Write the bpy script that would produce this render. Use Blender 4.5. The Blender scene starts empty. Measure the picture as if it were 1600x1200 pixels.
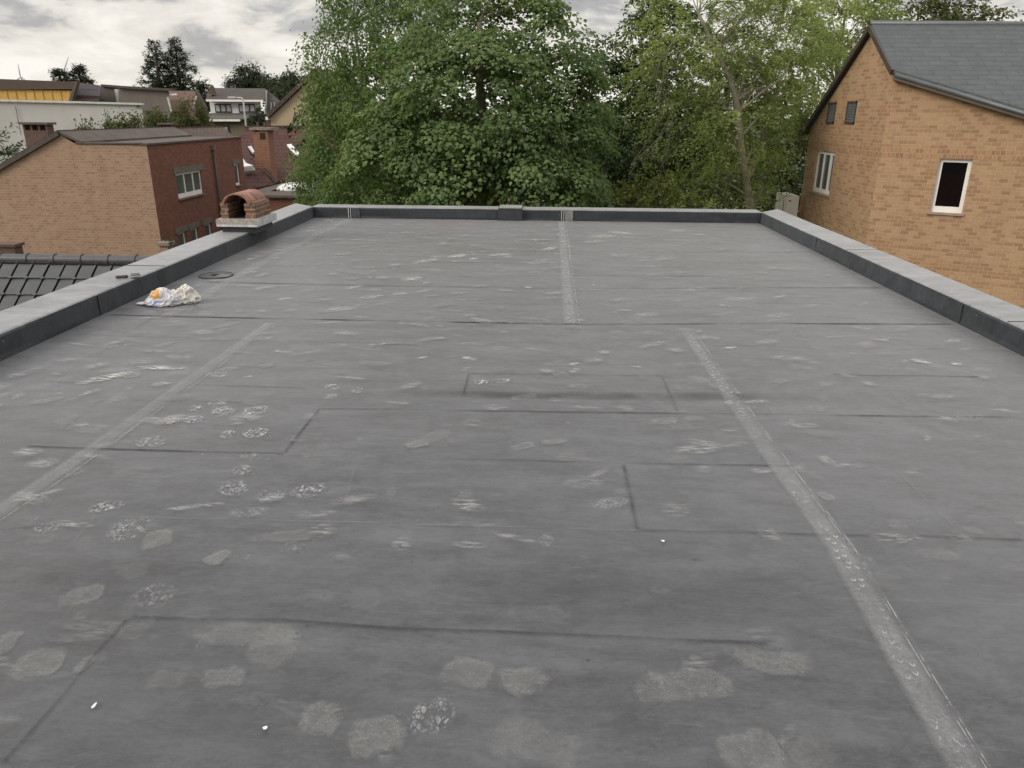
import bpy, bmesh, math, random
import numpy as np
from mathutils import Vector, Matrix, noise
from mathutils.geometry import tessellate_polygon
random.seed(7); rng = np.random.default_rng(7)
S = bpy.context.scene; COL = S.collection
R_ = math.radians
# ------------------------------------------------------------------ camera
F = 1171.0; EYE = 1.55; GZ = -5.8            # focal length in photo pixels, eye above the roof, street level
def _axes(vp=(846, 178), roll=.0085):
    Y = np.array([(vp[0]-800)/F, -(vp[1]-600)/F, -1.]); Y /= np.linalg.norm(Y)
    Z = np.cross(np.array([1, -roll, 0.]), Y); Z /= np.linalg.norm(Z)
    if Z[1] < 0: Z = -Z
    return np.array([np.cross(Y, Z), Y, Z])
AX = _axes()
CAM = np.array([0, 0, EYE])
cd = bpy.data.cameras.new('camera'); cam = bpy.data.objects.new('camera', cd); COL.objects.link(cam)
cam.matrix_world = Matrix.Translation((0, 0, EYE)) @ Matrix([list(r) for r in AX]).to_4x4()
cd.sensor_width = 36; cd.lens = 36*F/1600; cd.clip_start = .05; cd.clip_end = 6000
S.camera = cam
# ------------------------------------------------------------------ world, sun, exposure
SUN_EL, SUN_AZ = R_(27), R_(238)
w = bpy.data.worlds.new('World'); S.world = w; w.use_nodes = True
def build_world():
    nt = w.node_tree; N = nt.nodes; L = nt.links; N.clear()
    out = N.new('ShaderNodeOutputWorld'); bg = N.new('ShaderNodeBackground'); L.new(bg.outputs[0], out.inputs[0])
    tc = N.new('ShaderNodeTexCoord')
    sky = N.new('ShaderNodeTexSky'); sky.sky_type = 'NISHITA'; sky.sun_disc = False
    sky.sun_elevation = SUN_EL; sky.sun_rotation = SUN_AZ
    sc = N.new('ShaderNodeVectorMath'); sc.operation = 'SCALE'; sc.inputs[3].default_value = .09
    L.new(sky.outputs[0], sc.inputs[0])
    sep = N.new('ShaderNodeSeparateXYZ'); L.new(tc.outputs['Generated'], sep.inputs[0])
    def m(op, a, b=None, c=None, clamp=False):
        n = N.new('ShaderNodeMath'); n.operation = op; n.use_clamp = clamp
        for i, v in enumerate((a, b, c)):
            if v is None: continue
            if isinstance(v, (int, float)): n.inputs[i].default_value = v
            else: L.new(v, n.inputs[i])
        return n.outputs[0]
    z = m('MAXIMUM', sep.outputs[2], 0.0)
    zz = m('ADD', z, .24)
    cx = m('DIVIDE', sep.outputs[0], zz); cy = m('DIVIDE', sep.outputs[1], zz)
    cmb = N.new('ShaderNodeCombineXYZ'); L.new(cx, cmb.inputs[0]); L.new(cy, cmb.inputs[1])
    cmb.inputs[2].default_value = 3.7
    n1 = N.new('ShaderNodeTexNoise'); n1.inputs['Scale'].default_value = 1.7; n1.inputs['Detail'].default_value = 9
    n1.inputs['Roughness'].default_value = .56; n1.inputs['Distortion'].default_value = .35
    L.new(cmb.outputs[0], n1.inputs['Vector'])
    # billow direction-space noise for the puffs low over the horizon
    mp = N.new('ShaderNodeMapping'); mp.inputs['Scale'].default_value = (1, 1, 2.6)
    L.new(tc.outputs['Generated'], mp.inputs[0])
    n2 = N.new('ShaderNodeTexNoise'); n2.inputs['Scale'].default_value = 6.5; n2.inputs['Detail'].default_value = 8
    n2.inputs['Roughness'].default_value = .6; n2.inputs['Distortion'].default_value = .5
    L.new(mp.outputs[0], n2.inputs['Vector'])
    # how much dark cloud base: little at the horizon, more above
    up = m('MULTIPLY', m('SUBTRACT', z, .068, clamp=True), 14.0, clamp=True)
    a = m('ADD', m('MULTIPLY', n1.outputs['Fac'], 1.0), m('MULTIPLY', n2.outputs['Fac'], .9))
    a = m('SUBTRACT', a, 1.0)                       # about -.3 .. +.3
    a = m('MULTIPLY', m('MULTIPLY', a, 3.0), m('ADD', .72, m('MULTIPLY', up, .4)))
    val = m('ADD', m('SUBTRACT', .97, m('MULTIPLY', up, .58)), a, clamp=True)
    rp = N.new('ShaderNodeValToRGB'); cr = rp.color_ramp
    cr.elements[0].position = 0; cr.elements[0].color = (.34, .335, .335, 1)
    cr.elements[1].position = 1; cr.elements[1].color = (.92, .88, .82, 1)
    e = cr.elements.new(.35); e.color = (.44, .428, .425, 1)
    e = cr.elements.new(.6); e.color = (.74, .705, .645, 1)
    L.new(val, rp.inputs[0])
    # overcast luminance: brighter towards the zenith, outside the picture
    g = m('ADD', .95, m('MULTIPLY', m('SUBTRACT', z, .20, clamp=True), 3.0))
    v2 = N.new('ShaderNodeVectorMath'); v2.operation = 'SCALE'; L.new(rp.outputs[0], v2.inputs[0]); L.new(g, v2.inputs[3])
    mix = N.new('ShaderNodeMix'); mix.data_type = 'RGBA'; mix.inputs[0].default_value = .93
    L.new(sc.outputs[0], mix.inputs[6]); L.new(v2.outputs[0], mix.inputs[7])
    L.new(mix.outputs[2], bg.inputs[0]); bg.inputs[1].default_value = 1.0
build_world()
sd = bpy.data.lights.new('sun', 'SUN'); sd.energy = 1.5; sd.angle = R_(24); sd.color = (1, .93, .82)
sun = bpy.data.objects.new('sun', sd); COL.objects.link(sun)
# the sun stands behind the camera to the left
sdir = Vector((math.sin(SUN_AZ)*math.cos(SUN_EL), math.cos(SUN_AZ)*math.cos(SUN_EL), math.sin(SUN_EL)))
sun.rotation_euler = sdir.to_track_quat('Z', 'Y').to_euler(); sun.location = (0, 0, 30)
S.render.engine = 'CYCLES'
vs = S.view_settings; vs.view_transform = 'Standard'; vs.look = 'None'; vs.exposure = 0.25; vs.gamma = 1
S.cycles.max_bounces = 6; S.cycles.diffuse_bounces = 3; S.cycles.transparent_max_bounces = 12
# ------------------------------------------------------------------ measuring the photo
def ray(px, py): return AX @ np.array([(px-800)/F, -(py-600)/F, -1.])
def atz(px, py, z=0.): d = ray(px, py); return CAM+d*(z-EYE)/d[2]
def aty(px, py, Y): d = ray(px, py); return CAM+d*Y/d[1]
def atx(px, py, X): d = ray(px, py); return CAM+d*X/d[0]
# ------------------------------------------------------------------ materials
class NT:
    def __init__(s, name):
        s.m = bpy.data.materials.new(name); s.m.use_nodes = True
        s.t = s.m.node_tree; s.N = s.t.nodes; s.L = s.t.links
        s.b = s.N['Principled BSDF']; s.out = s.N['Material Output']
    def n(s, typ, ins=None, **kw):
        x = s.N.new('ShaderNode'+typ)
        for k, v in kw.items(): setattr(x, k, v)
        for k, v in (ins or {}).items(): s.put(x.inputs[k], v)
        return x
    def put(s, sock, v):
        if isinstance(v, bpy.types.NodeSocket): s.L.new(v, sock)
        else:
            try: sock.default_value = v
            except Exception: sock.default_value = tuple(v)
    def math(s, op, a, b=0., c=0., clamp=False):
        return s.n('Math', {0: a, 1: b, 2: c}, operation=op, use_clamp=clamp).outputs[0]
    def mix(s, f, a, b, blend='MIX'):
        x = s.n('Mix', data_type='RGBA', blend_type=blend); s.put(x.inputs[0], f)
        for i, v in ((6, a), (7, b)): s.put(x.inputs[i], col(v) if not isinstance(v, bpy.types.NodeSocket) else v)
        return x.outputs[2]
    def noise(s, vec, scale, detail=4, rough=.55, dist=0.):
        x = s.n('TexNoise', {'Scale': scale, 'Detail': detail, 'Roughness': rough, 'Distortion': dist})
        if vec is not None: s.L.new(vec, x.inputs['Vector'])
        return x.outputs['Fac']
    def ramp(s, f, *stops):
        x = s.n('ValToRGB'); s.put(x.inputs[0], f); e = x.color_ramp.elements
        while len(e) < len(stops): e.new(.5)
        for el, (p, c) in zip(e, stops): el.position = p; el.color = col(c)
        return x.outputs[0]
    def rng(s, f, a, b, c=0., d=1.):
        x = s.n('MapRange', {0: f, 1: a, 2: b, 3: c, 4: d}); return x.outputs[0]
    def mapping(s, vec, scale=(1, 1, 1), rot=(0, 0, 0), loc=(0, 0, 0)):
        return s.n('Mapping', {0: vec, 1: loc, 2: rot, 3: scale}).outputs[0]
    def coord(s, k='Object'): return s.n('TexCoord').outputs[k]
    def bump(s, h, strength=.3, dist=.01):
        b = s.n('Bump', {'Height': h, 'Strength': strength, 'Distance': dist}); s.L.new(b.outputs[0], s.b.inputs['Normal'])
    def set(s, **kw):
        for k, v in kw.items():
            s.put(s.b.inputs[{'color': 'Base Color', 'rough': 'Roughness', 'metal': 'Metallic', 'spec': 'Specular IOR Level', 'alpha': 'Alpha', 'trans': 'Transmission Weight'}[k]], col(v) if k == 'color' else v)
        return s.m
def col(c):
    if isinstance(c, bpy.types.NodeSocket): return c
    if isinstance(c, (int, float)): return (c, c, c, 1)
    return (*c[:3], 1)
def plain(name, c, rough=.7, var=.18, scale=3., metal=0, bump=.15, bscale=60.):
    t = NT(name); o = t.coord()
    f = t.noise(o, scale, 6, .6)
    dark = tuple(x*(1-var) for x in c); lite = tuple(min(1, x*(1+var)) for x in c)
    t.set(color=t.ramp(f, (.3, dark), (.7, lite)), rough=rough, metal=metal)
    t.bump(t.noise(o, bscale, 4), bump, .004)
    return t.m
def brick(name, tones, mortar, bw=.178, bh=.082, mo=.006, bias=.0, weather=.2, soft=.1, off=(0, 0)):
    t = NT(name); uv = t.coord('UV'); o = t.coord()
    br = t.n('TexBrick', {'Color1': (0, 0, 0, 1), 'Color2': (1, 1, 1, 1), 'Mortar': (.5, .5, .5, 1), 'Scale': 1., 'Mortar Size': mo, 'Mortar Smooth': soft, 'Bias': bias, 'Brick Width': bw, 'Row Height': bh})
    t.L.new(t.mapping(uv, loc=(off[0], off[1], 0)), br.inputs['Vector'])
    cc = t.ramp(br.outputs['Color'], *[((i+.5)/len(tones), c) for i, c in enumerate(tones)])
    grain = t.noise(o, 28, 5, .7)
    cc = t.mix(t.rng(grain, .3, .7, 0, .35), cc, tuple(x*.55 for x in tones[0]))
    big = t.noise(o, .5, 5, .6)
    cc = t.mix(t.rng(big, .35, .7, 0, weather), cc, tuple(x*.8 for x in tones[-1]))
    mm = t.mix(t.rng(grain, .3, .7), mortar, tuple(x*.72 for x in mortar))
    c = t.mix(br.outputs['Fac'], cc, mm)
    streak = t.noise(t.mapping(o, (2.2, 2.2, .25)), 1.3, 5, .65)
    c = t.mix(t.rng(streak, .5, .8, 0, weather), c, tuple(x*.45 for x in tones[0]))
    t.set(color=c, rough=.9)
    h = t.math('SUBTRACT', t.math('MULTIPLY', grain, .35), br.outputs['Fac'])
    t.bump(h, .6, .008)
    return t.m
def tilemat(name, a, b, course, width=.3, dark=.25):
    """roof covering: courses and butts drawn in the UV (metres up the slope)"""
    t = NT(name); uv = t.coord('UV'); o = t.coord()
    br = t.n('TexBrick', {'Color1': (0, 0, 0, 1), 'Color2': (1, 1, 1, 1), 'Mortar': (.5, .5, .5, 1), 'Scale': 1., 'Mortar Size': course*.11, 'Mortar Smooth': .5, 'Bias': 0., 'Brick Width': width, 'Row Height': course})
    t.L.new(uv, br.inputs['Vector'])
    c = t.mix(br.outputs['Color'], a, b)
    n = t.noise(o, 3.5, 6, .7); c = t.mix(t.rng(n, .35, .75, 0, .6), c, tuple(x*.6 for x in a))
    c = t.mix(t.math('MULTIPLY', br.outputs['Fac'], 1-dark), c, tuple(x*dark for x in a))
    t.set(color=c, rough=.8, spec=.3); t.bump(t.math('SUBTRACT', t.math('MULTIPLY', t.noise(o, 40), .3), br.outputs['Fac']), .6, .012)
    return t.m
def leafmat(name, dark, lite, trans=.35, rough=.6):
    t = NT(name)
    at = t.n('Attribute', attribute_name='rnd'); o = t.coord()
    f = t.math('ADD', t.math('MULTIPLY', at.outputs['Fac'], .6), t.math('MULTIPLY', t.rng(t.noise(o, .9, 3), .3, .7), .4))
    c = t.mix(f, dark, lite)
    t.set(color=c, rough=rough, spec=.14)
    tr = t.n('BsdfTranslucent'); t.L.new(t.mix(.6, c, (lite[0]*1.15, lite[1]*1.3, lite[2]*.65)), tr.inputs[0])
    mx = t.n('MixShader', {0: trans}); t.L.new(t.b.outputs[0], mx.inputs[1]); t.L.new(tr.outputs[0], mx.inputs[2])
    t.L.new(mx.outputs[0], t.out.inputs[0])
    return t.m
def glassmat(name, c, rough=.04):
    t = NT(name); o = t.coord()
    t.set(color=t.mix(t.noise(o, 1.6, 3), c, tuple(x*.55 for x in c)), rough=rough, spec=.6); return t.m

M = {}
# --- rubber membrane
def membrane(name, base, rough=.42, mottle=1., sheen=.22):
    t = NT(name); o = t.coord()
    st = t.mapping(o, (.7, 2.6, 2.6))
    n1 = t.noise(o, .55, 5, .6); n2 = t.noise(st, 2.4, 8, .68, .3); n3 = t.noise(o, 9, 8, .72); n4 = t.noise(o, 75, 4, .6)
    f = t.math('ADD', t.math('ADD', t.math('MULTIPLY', n1, .25), t.math('MULTIPLY', n2, .45)), t.math('ADD', t.math('MULTIPLY', n3, .22), t.math('MULTIPLY', n4, .08)))
    d = .32*mottle
    c = t.ramp(f, (.40, tuple(x*(1-d) for x in base)), (.5, base), (.60, tuple(x*(1+d*1.1) for x in base)))
    gr = t.noise(t.mapping(o, (1, 1.6, 1)), 22, 9, .88, .4); c = t.mix(t.rng(gr, .48, .70, 0, .42*mottle), c, tuple(x*1.5 for x in base)); c = t.mix(t.rng(gr, .48, .30, 0, .42*mottle), c, tuple(x*.62 for x in base))
    bl = t.noise(t.mapping(o, (1.2, 2.2, 1), loc=(4, 1, 0)), 1.7, 7, .75, .8); c = t.mix(t.rng(bl, .46, .34, 0, .30*mottle), c, tuple(x*.68 for x in base)); c = t.mix(t.rng(bl, .54, .66, 0, .26*mottle), c, tuple(x*1.4 for x in base))
    # faint brownish and greenish films of dirt
    hue = t.noise(o, .33, 3, .5)
    c = t.mix(t.rng(hue, .5, .75, 0, .25), c, (base[0]*1.15, base[1]*1.1, base[2]*.93))
    c = t.mix(t.rng(hue, .5, .25, 0, .3), c, (base[0]*.92, base[1]*.97, base[2]*1.08))
    # pale dusty scuffs
    sc = t.noise(t.mapping(o, (1.0, 3.0, 1)), 3.1, 10, .80, .7)
    c = t.mix(t.rng(sc, .54, .70, 0, .46*mottle), c, tuple(x*1.75 for x in base))
    # fine pale scratches
    wv = t.noise(t.mapping(o, (4, 26, 3), rot=(0, 0, .10)), 1.6, 7, .85, .8)
    c = t.mix(t.rng(wv, .54, .70, 0, .34*mottle), c, tuple(x*1.75 for x in base)); c = t.mix(t.rng(wv, .46, .32, 0, .24*mottle), c, tuple(x*.6 for x in base))
    # dark crumbs
    vo = t.n('TexVoronoi', {'Scale': 13., 'Randomness': 1.}); t.L.new(t.mix(.06, o, t.n('TexNoise', {'Scale': 60.}).outputs['Color']), vo.inputs['Vector'])
    sp = t.math('MULTIPLY', t.rng(vo.outputs['Distance'], .05, .11, 1, 0), t.rng(t.noise(o, 3.3, 2), .50, .58))
    fs = t.noise(o, 85, 3, .7); c = t.mix(t.rng(fs, .60, .70, 0, .5), c, tuple(x*.5 for x in base)); c = t.mix(t.rng(fs, .38, .28, 0, .4), c, tuple(x*1.5 for x in base))
    c = t.mix(t.math('MULTIPLY', sp, .75), c, tuple(x*.25 for x in base))
    vo2 = t.n('TexVoronoi', {'Scale': 6.3, 'Randomness': 1.}); t.L.new(o, vo2.inputs['Vector'])
    sp2 = t.math('MULTIPLY', t.rng(vo2.outputs['Distance'], .02, .028, 1, 0), t.rng(t.noise(t.mapping(o, loc=(5, 3, 0)), 1.3, 2), .5, .56))
    c = t.mix(t.math('MULTIPLY', sp2, .8), c, (.55, .55, .53))
    t.set(color=c, rough=t.rng(n2, .3, .7, rough-.07, rough+.1), spec=.5)
    t.b.inputs['Sheen Weight'].default_value = sheen; t.b.inputs['Sheen Roughness'].default_value = .45
    h = t.math('ADD', t.math('MULTIPLY', t.noise(t.mapping(o, (1, 1.7, 1)), 1.6, 4, .5), 1.), t.math('MULTIPLY', n3, .10))
    h = t.math('ADD', h, t.math('MULTIPLY', t.noise(o, 190, 3), .012))
    t.bump(h, .55, .03)
    return t.m
M['mem'] = membrane('roof_membrane', (.0575, .0592, .0650), mottle=2.0, sheen=.30)
M['memv'] = membrane('parapet_membrane', (.027, .031, .037), .6, 1.7, .12)  # shade of the upright faces put into a darker base colour
M['memt'] = membrane('parapet_top_membrane', (.205, .208, .212), .42, 1.4)  # sky reflection on the flat top put into a paler base colour
def decalmat(name, kind, c):
    """thin film of dust, or a crease line with painted shade: UV -1..1 across the mark, attribute 'amt' = how strong"""
    t = NT(name); uv = t.coord('UV'); o = t.coord()
    amt = t.n('Attribute', attribute_name='amt').outputs['Fac']
    sep = t.n('SeparateXYZ'); t.L.new(uv, sep.inputs[0]); u, v = sep.outputs[0], sep.outputs[1]
    if kind == 'foot':
        wob = t.math('MULTIPLY', t.math('SUBTRACT', t.noise(o, 7, 7, .74, .6), .5), 2.3)
        vv = t.math('MULTIPLY', v, t.math('ADD', 1.15, t.math('MULTIPLY', t.math('COSINE', t.math('MULTIPLY', u, 3.6)), .22)))
        r = t.math('ADD', t.math('ADD', t.math('MULTIPLY', u, u), t.math('MULTIPLY', vv, vv)), wob)
        lim = t.rng(t.math('MAXIMUM', t.math('ABSOLUTE', u), t.math('ABSOLUTE', v)), .8, 1., 1, 0)
        a = t.math('MULTIPLY', t.rng(r, .35, .78, 1, 0), lim)
        grit = t.rng(t.noise(o, 130, 4, .8), .42, .68)
        patch = t.rng(t.noise(o, 10, 7, .7, .5), .34, .60, .3, 1.)
        rimn = t.math('MULTIPLY', t.rng(r, .2, .55), t.rng(t.noise(o, 9, 3), .45, .6))
        body = t.math('ADD', t.math('MULTIPLY', t.math('MULTIPLY', patch, t.math('ADD', t.math('MULTIPLY', grit, .7), .36)), .30), t.math('MULTIPLY', rimn, .16))
        a = t.math('MULTIPLY', a, t.math('ADD', body, .035))
        wh = t.rng(t.noise(o, 210, 2, .5), .67, .71)
        a = t.math('ADD', a, t.math('MULTIPLY', t.math('MULTIPLY', wh, t.math('MULTIPLY', t.rng(r, .5, .8, 1, 0), lim)), .45), clamp=True)
    elif kind == 'tread':
        r = t.math('ADD', t.math('MULTIPLY', u, u), t.math('MULTIPLY', v, v))
        r = t.math('ADD', r, t.math('MULTIPLY', t.math('SUBTRACT', t.noise(o, 10, 6, .7), .5), 1.8))
        vo = t.n('TexVoronoi', {'Scale': 62., 'Randomness': .5}, feature='DISTANCE_TO_EDGE'); t.L.new(t.mapping(o, (1, .6, 1), rot=(0, 0, .5)), vo.inputs['Vector'])
        a = t.math('MULTIPLY', t.rng(r, .5, .85, 1, 0), t.rng(vo.outputs['Distance'], .04, .13))
        a = t.math('MULTIPLY', a, t.rng(t.noise(o, 20, 6, .75), .42, .66))
        a = t.math('MULTIPLY', a, .62)
    elif kind == 'smear':
        r = t.math('ADD', t.math('MULTIPLY', u, u), t.math('MULTIPLY', v, v))
        nn = t.noise(t.mapping(o, (14, 55, 1)), 1., 6, .7, .5)
        a = t.math('MULTIPLY', t.rng(r, .15, 1., 1, 0), t.rng(nn, .44, .68)); a = t.math('MULTIPLY', a, .75)
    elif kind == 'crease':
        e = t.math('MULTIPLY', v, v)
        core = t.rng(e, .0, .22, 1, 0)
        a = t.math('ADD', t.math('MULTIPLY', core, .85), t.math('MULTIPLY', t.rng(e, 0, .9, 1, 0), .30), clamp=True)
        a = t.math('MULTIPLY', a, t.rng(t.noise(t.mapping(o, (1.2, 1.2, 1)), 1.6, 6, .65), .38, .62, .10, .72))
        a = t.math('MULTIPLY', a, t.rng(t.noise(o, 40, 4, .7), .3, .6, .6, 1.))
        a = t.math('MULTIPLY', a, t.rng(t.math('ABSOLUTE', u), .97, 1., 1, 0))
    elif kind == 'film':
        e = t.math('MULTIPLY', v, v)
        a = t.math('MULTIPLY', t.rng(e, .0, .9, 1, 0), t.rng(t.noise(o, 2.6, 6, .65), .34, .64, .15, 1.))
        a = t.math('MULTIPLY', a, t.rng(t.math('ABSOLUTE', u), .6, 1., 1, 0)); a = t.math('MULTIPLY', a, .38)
    a = t.math('MULTIPLY', a, amt, clamp=True)
    t.set(color=c, rough=.85 if kind != 'crease' else .6, alpha=a, spec=.2)
    return t.m
M['foot'] = decalmat('dust_print', 'foot', (.345, .345, .325))
M['tread'] = decalmat('dust_tread', 'tread', (.50, .50, .50))
M['smear'] = decalmat('dust_smear', 'smear', (.52, .51, .49))
M['crease'] = decalmat('crease_shade', 'crease', (.026, .026, .028))  # shade at the step of each fold, painted as a dark line
M['lcrease'] = decalmat('crease_pale', 'crease', (.27, .27, .265))  # paler line along the fold
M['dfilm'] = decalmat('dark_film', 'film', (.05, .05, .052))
def tapemat():
    t = NT('seam_tape_dusty'); uv = t.coord('UV'); o = t.coord()
    sep = t.n('SeparateXYZ'); t.L.new(uv, sep.inputs[0]); u, v = sep.outputs[0], sep.outputs[1]   # u along in metres, v across -1..1
    n = t.noise(o, 7, 7, .7); fine = t.noise(o, 90, 4, .7)
    band = t.math('MULTIPLY', t.rng(v, -1.02, -.62), t.rng(v, .25, .75, 1, .22))
    blot = t.rng(t.noise(t.mapping(o, (1, .8, 1)), 1.1, 4), .3, .65, .6, 1.)
    a = t.math('MULTIPLY', t.math('MULTIPLY', band, t.rng(n, .25, .7, .45, 1.)), blot)
    a = t.math('MULTIPLY', t.math('MULTIPLY', a, .80), t.rng(fine, .3, .65, .45, 1.))
    # roller dimples
    cmb = t.n('CombineXYZ'); t.L.new(t.math('MULTIPLY', u, 17.), cmb.inputs[0]); t.L.new(t.math('MULTIPLY', v, 2.1), cmb.inputs[1])
    vo = t.n('TexVoronoi', {'Scale': 1., 'Randomness': .85}, voronoi_dimensions='2D'); t.L.new(cmb.outputs[0], vo.inputs['Vector'])
    ring = t.math('MULTIPLY', t.rng(vo.outputs['Distance'], .16, .22), t.rng(vo.outputs['Distance'], .25, .31, 1, 0))
    vp = t.n('SeparateXYZ'); t.L.new(vo.outputs['Position'], vp.inputs[0])
    lower = t.rng(t.math('SUBTRACT', t.math('MULTIPLY', u, 17.), vp.outputs[0]), .05, -.08)
    ring = t.math('MULTIPLY', ring, lower)
    ring = t.math('MULTIPLY', ring, t.math('MULTIPLY', t.rng(v, -.62, -.5), t.rng(v, .4, .5, 1, 0)))
    ring = t.math('MULTIPLY', ring, t.rng(t.noise(t.mapping(o, loc=(3, 1, 0)), 1.5, 3), .47, .55))
    a = t.math('ADD', a, t.math('MULTIPLY', ring, .40), clamp=True)
    # chalk-white squeezed glue lines along the right edge
    wob = t.math('MULTIPLY', t.math('SUBTRACT', t.noise(o, 2.2, 5, .6), .5), .12)
    def line(c0, wd, thr):
        d = t.math('ABSOLUTE', t.math('SUBTRACT', t.math('ADD', v, wob), c0))
        return t.math('MULTIPLY', t.rng(d, wd*.4, wd, 1, 0), t.rng(t.noise(t.mapping(o, loc=(c0*9, 0, 0)), 5, 6, .75), thr, thr+.06))
    ln = t.math('MAXIMUM', line(.86, .028, .46), line(.70, .022, .50))
    a = t.math('ADD', a, t.math('MULTIPLY', ln, .48), clamp=True)
    a = t.math('MULTIPLY', a, t.n('Attribute', attribute_name='amt').outputs['Fac'])
    c = t.mix(ln, (.34, .342, .345), (.75, .75, .73)); c = t.mix(ring, c, (.6, .6, .58))
    t.set(color=c, rough=.6, alpha=a)
    return t.m
M['tape'] = tapemat()
M['buff'] = brick('buff_brick', [(.33, .190, .105), (.44, .280, .155), (.48, .315, .180), (.46, .295, .165), (.38, .215, .122)], (.50, .365, .235), weather=.22)
M['buff_soldier'] = brick('buff_brick_on_end', [(.31, .165, .09), (.41, .245, .13), (.45, .275, .145), (.37, .19, .10)], (.50, .37, .24), bw=.085, bh=.4, weather=.12)
M['tan'] = brick('tan_brick', [(.31, .190, .128), (.40, .262, .178), (.42, .275, .188), (.36, .225, .152)], (.47, .34, .24), bw=.21, bh=.105, mo=.009, weather=.25)
M['red'] = brick('red_brick', [(.17, .066, .042), (.225, .088, .056), (.245, .098, .063), (.195, .077, .048)], (.18, .10, .07), bw=.21, bh=.09, mo=.006, weather=.25)
M['chimbrick'] = brick('chimney_brick', [(.22, .085, .045), (.30, .13, .075), (.26, .11, .06)], (.36, .24, .17), mo=.008, weather=.3)
M['oldbrick'] = brick('old_brown_brick', [(.10, .055, .04), (.15, .085, .06), (.12, .07, .05)], (.17, .13, .11), mo=.008, weather=.4)
M['capbrick'] = brick('mossy_brick', [(.15, .075, .045), (.24, .13, .085), (.30, .11, .065), (.17, .12, .08)], (.33, .27, .21), bw=.21, bh=.055, mo=.006, weather=.55)
M['slate'] = tilemat('blue_slate', (.098, .108, .112), (.112, .122, .126), .185, .6, .62)
M['redtile'] = tilemat('dark_red_tile', (.075, .034, .028), (.10, .045, .036), .42, 1.3, .28)
M['browntile'] = tilemat('brown_tile', (.085, .06, .05), (.12, .085, .07), .3, .25, .4)
M['greyroof'] = plain('grey_roofing', (.098, .078, .066), .85, .25, 2.)
M['darktile'] = plain('anthracite_tile', (.058, .060, .064), .42, .22, 5., bump=.3, bscale=140)
M['black'] = plain('black_gap', (.006, .006, .007), .9)
M['soffit'] = plain('grey_brown_board', (.10, .080, .060), .6, .15)
M['verge'] = plain('dark_verge_board', (.065, .05, .042), .6, .2)
M['gutter'] = plain('grey_gutter', (.10, .11, .115), .35, .15)
M['white'] = plain('white_pvc', (.83, .80, .77), .35, .05, bump=.02)
M['whitewall'] = plain('painted_wall', (.44, .43, .41), .85, .14, .35)
M['sill'] = plain('grey_stone_sill', (.30, .25, .21), .8, .2)
M['concrete'] = plain('concrete', (.22, .19, .165), .9, .3, 5., bump=.5)
M['lintel'] = plain('stone_lintel', (.14, .13, .105), .9, .25, 4.)
M['mortarslab'] = plain('mortar_slab', (.33, .30, .27), .9, .45, 14., bump=.8, bscale=50)
M['zinc'] = plain('zinc_trim', (.50, .52, .53), .4, .35, 14., metal=.15)
M['terracotta'] = plain('terracotta', (.27, .135, .095), .7, .5, 9., bump=.6)
M['soot'] = plain('sooty_flue', (.035, .02, .015), .95, .3)
M['glassd'] = glassmat('dark_glass', (.006, .005, .005), .02)
M['glassg'] = glassmat('curtained_glass', (.10, .115, .105), .06)
M['glassb'] = glassmat('grey_glass', (.12, .13, .12), .06)
M['dome'] = plain('white_skylight', (.75, .76, .76), .15, .08, bump=.02)
M['yellow'] = plain('yellow_panel', (.56, .33, .075), .6, .12, 1.5)
M['fascia'] = plain('brown_fascia', (.075, .050, .035), .7, .15)
M['cream'] = plain('cream_render', (.42, .34, .22), .9, .07, .6)
M['acbody'] = plain('cream_enamel', (.86, .82, .73), .4, .08, 2.)
M['acdark'] = plain('dark_grille', (.03, .03, .03), .5)
M['mortarpad'] = plain('old_paving', (.18, .16, .14), .9)
M['steel'] = plain('steel', (.55, .54, .52), .3, .2, 30., metal=.7)
M['rubber'] = plain('black_rubber', (.02, .02, .022), .45, .3, 20.)
M['wood'] = plain('dark_wood', (.06, .045, .035), .5, .3, 20.)
M['bark'] = plain('bark', (.11, .088, .062), .9, .35, 9., bump=.8, bscale=30)
M['barkl'] = plain('pale_bark', (.17, .155, .105), .9, .3, 9., bump=.8, bscale=30)
M['grass'] = plain('grass', (.035, .055, .022), .95, .4, .7, bump=.6, bscale=8)
M['asphalt'] = plain('asphalt', (.055, .055, .055), .9, .2, 1.)
M['poleg'] = plain('galvanised', (.50, .50, .48), .5, .15, 3.)
M['turbine'] = plain('turbine_grey', (.30, .30, .31), .6, .05)
M['maple'] = leafmat('maple_leaf', (.040, .072, .028), (.215, .285, .115), .33)
M['lime'] = leafmat('birch_leaf', (.062, .105, .034), (.200, .270, .100), .38)
M['dark'] = leafmat('dark_leaf', (.026, .046, .017), (.080, .115, .040), .25)
M['ash'] = leafmat('ash_leaf', (.080, .120, .038), (.37, .42, .160), .40)
M['bg'] = leafmat('wood_leaf', (.018, .030, .012), (.048, .068, .026), .2)
M['yg'] = leafmat('shrub_leaf', (.07, .085, .02), (.17, .185, .05), .35)
M['conifer'] = leafmat('conifer_needle', (.026, .034, .022), (.075, .086, .052), .1, .8)
M['olive'] = leafmat('olive_leaf', (.05, .065, .022), (.13, .14, .055), .3)
M['far'] = leafmat('far_leaf', (.028, .038, .022), (.062, .075, .042), .2, .7)
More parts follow.
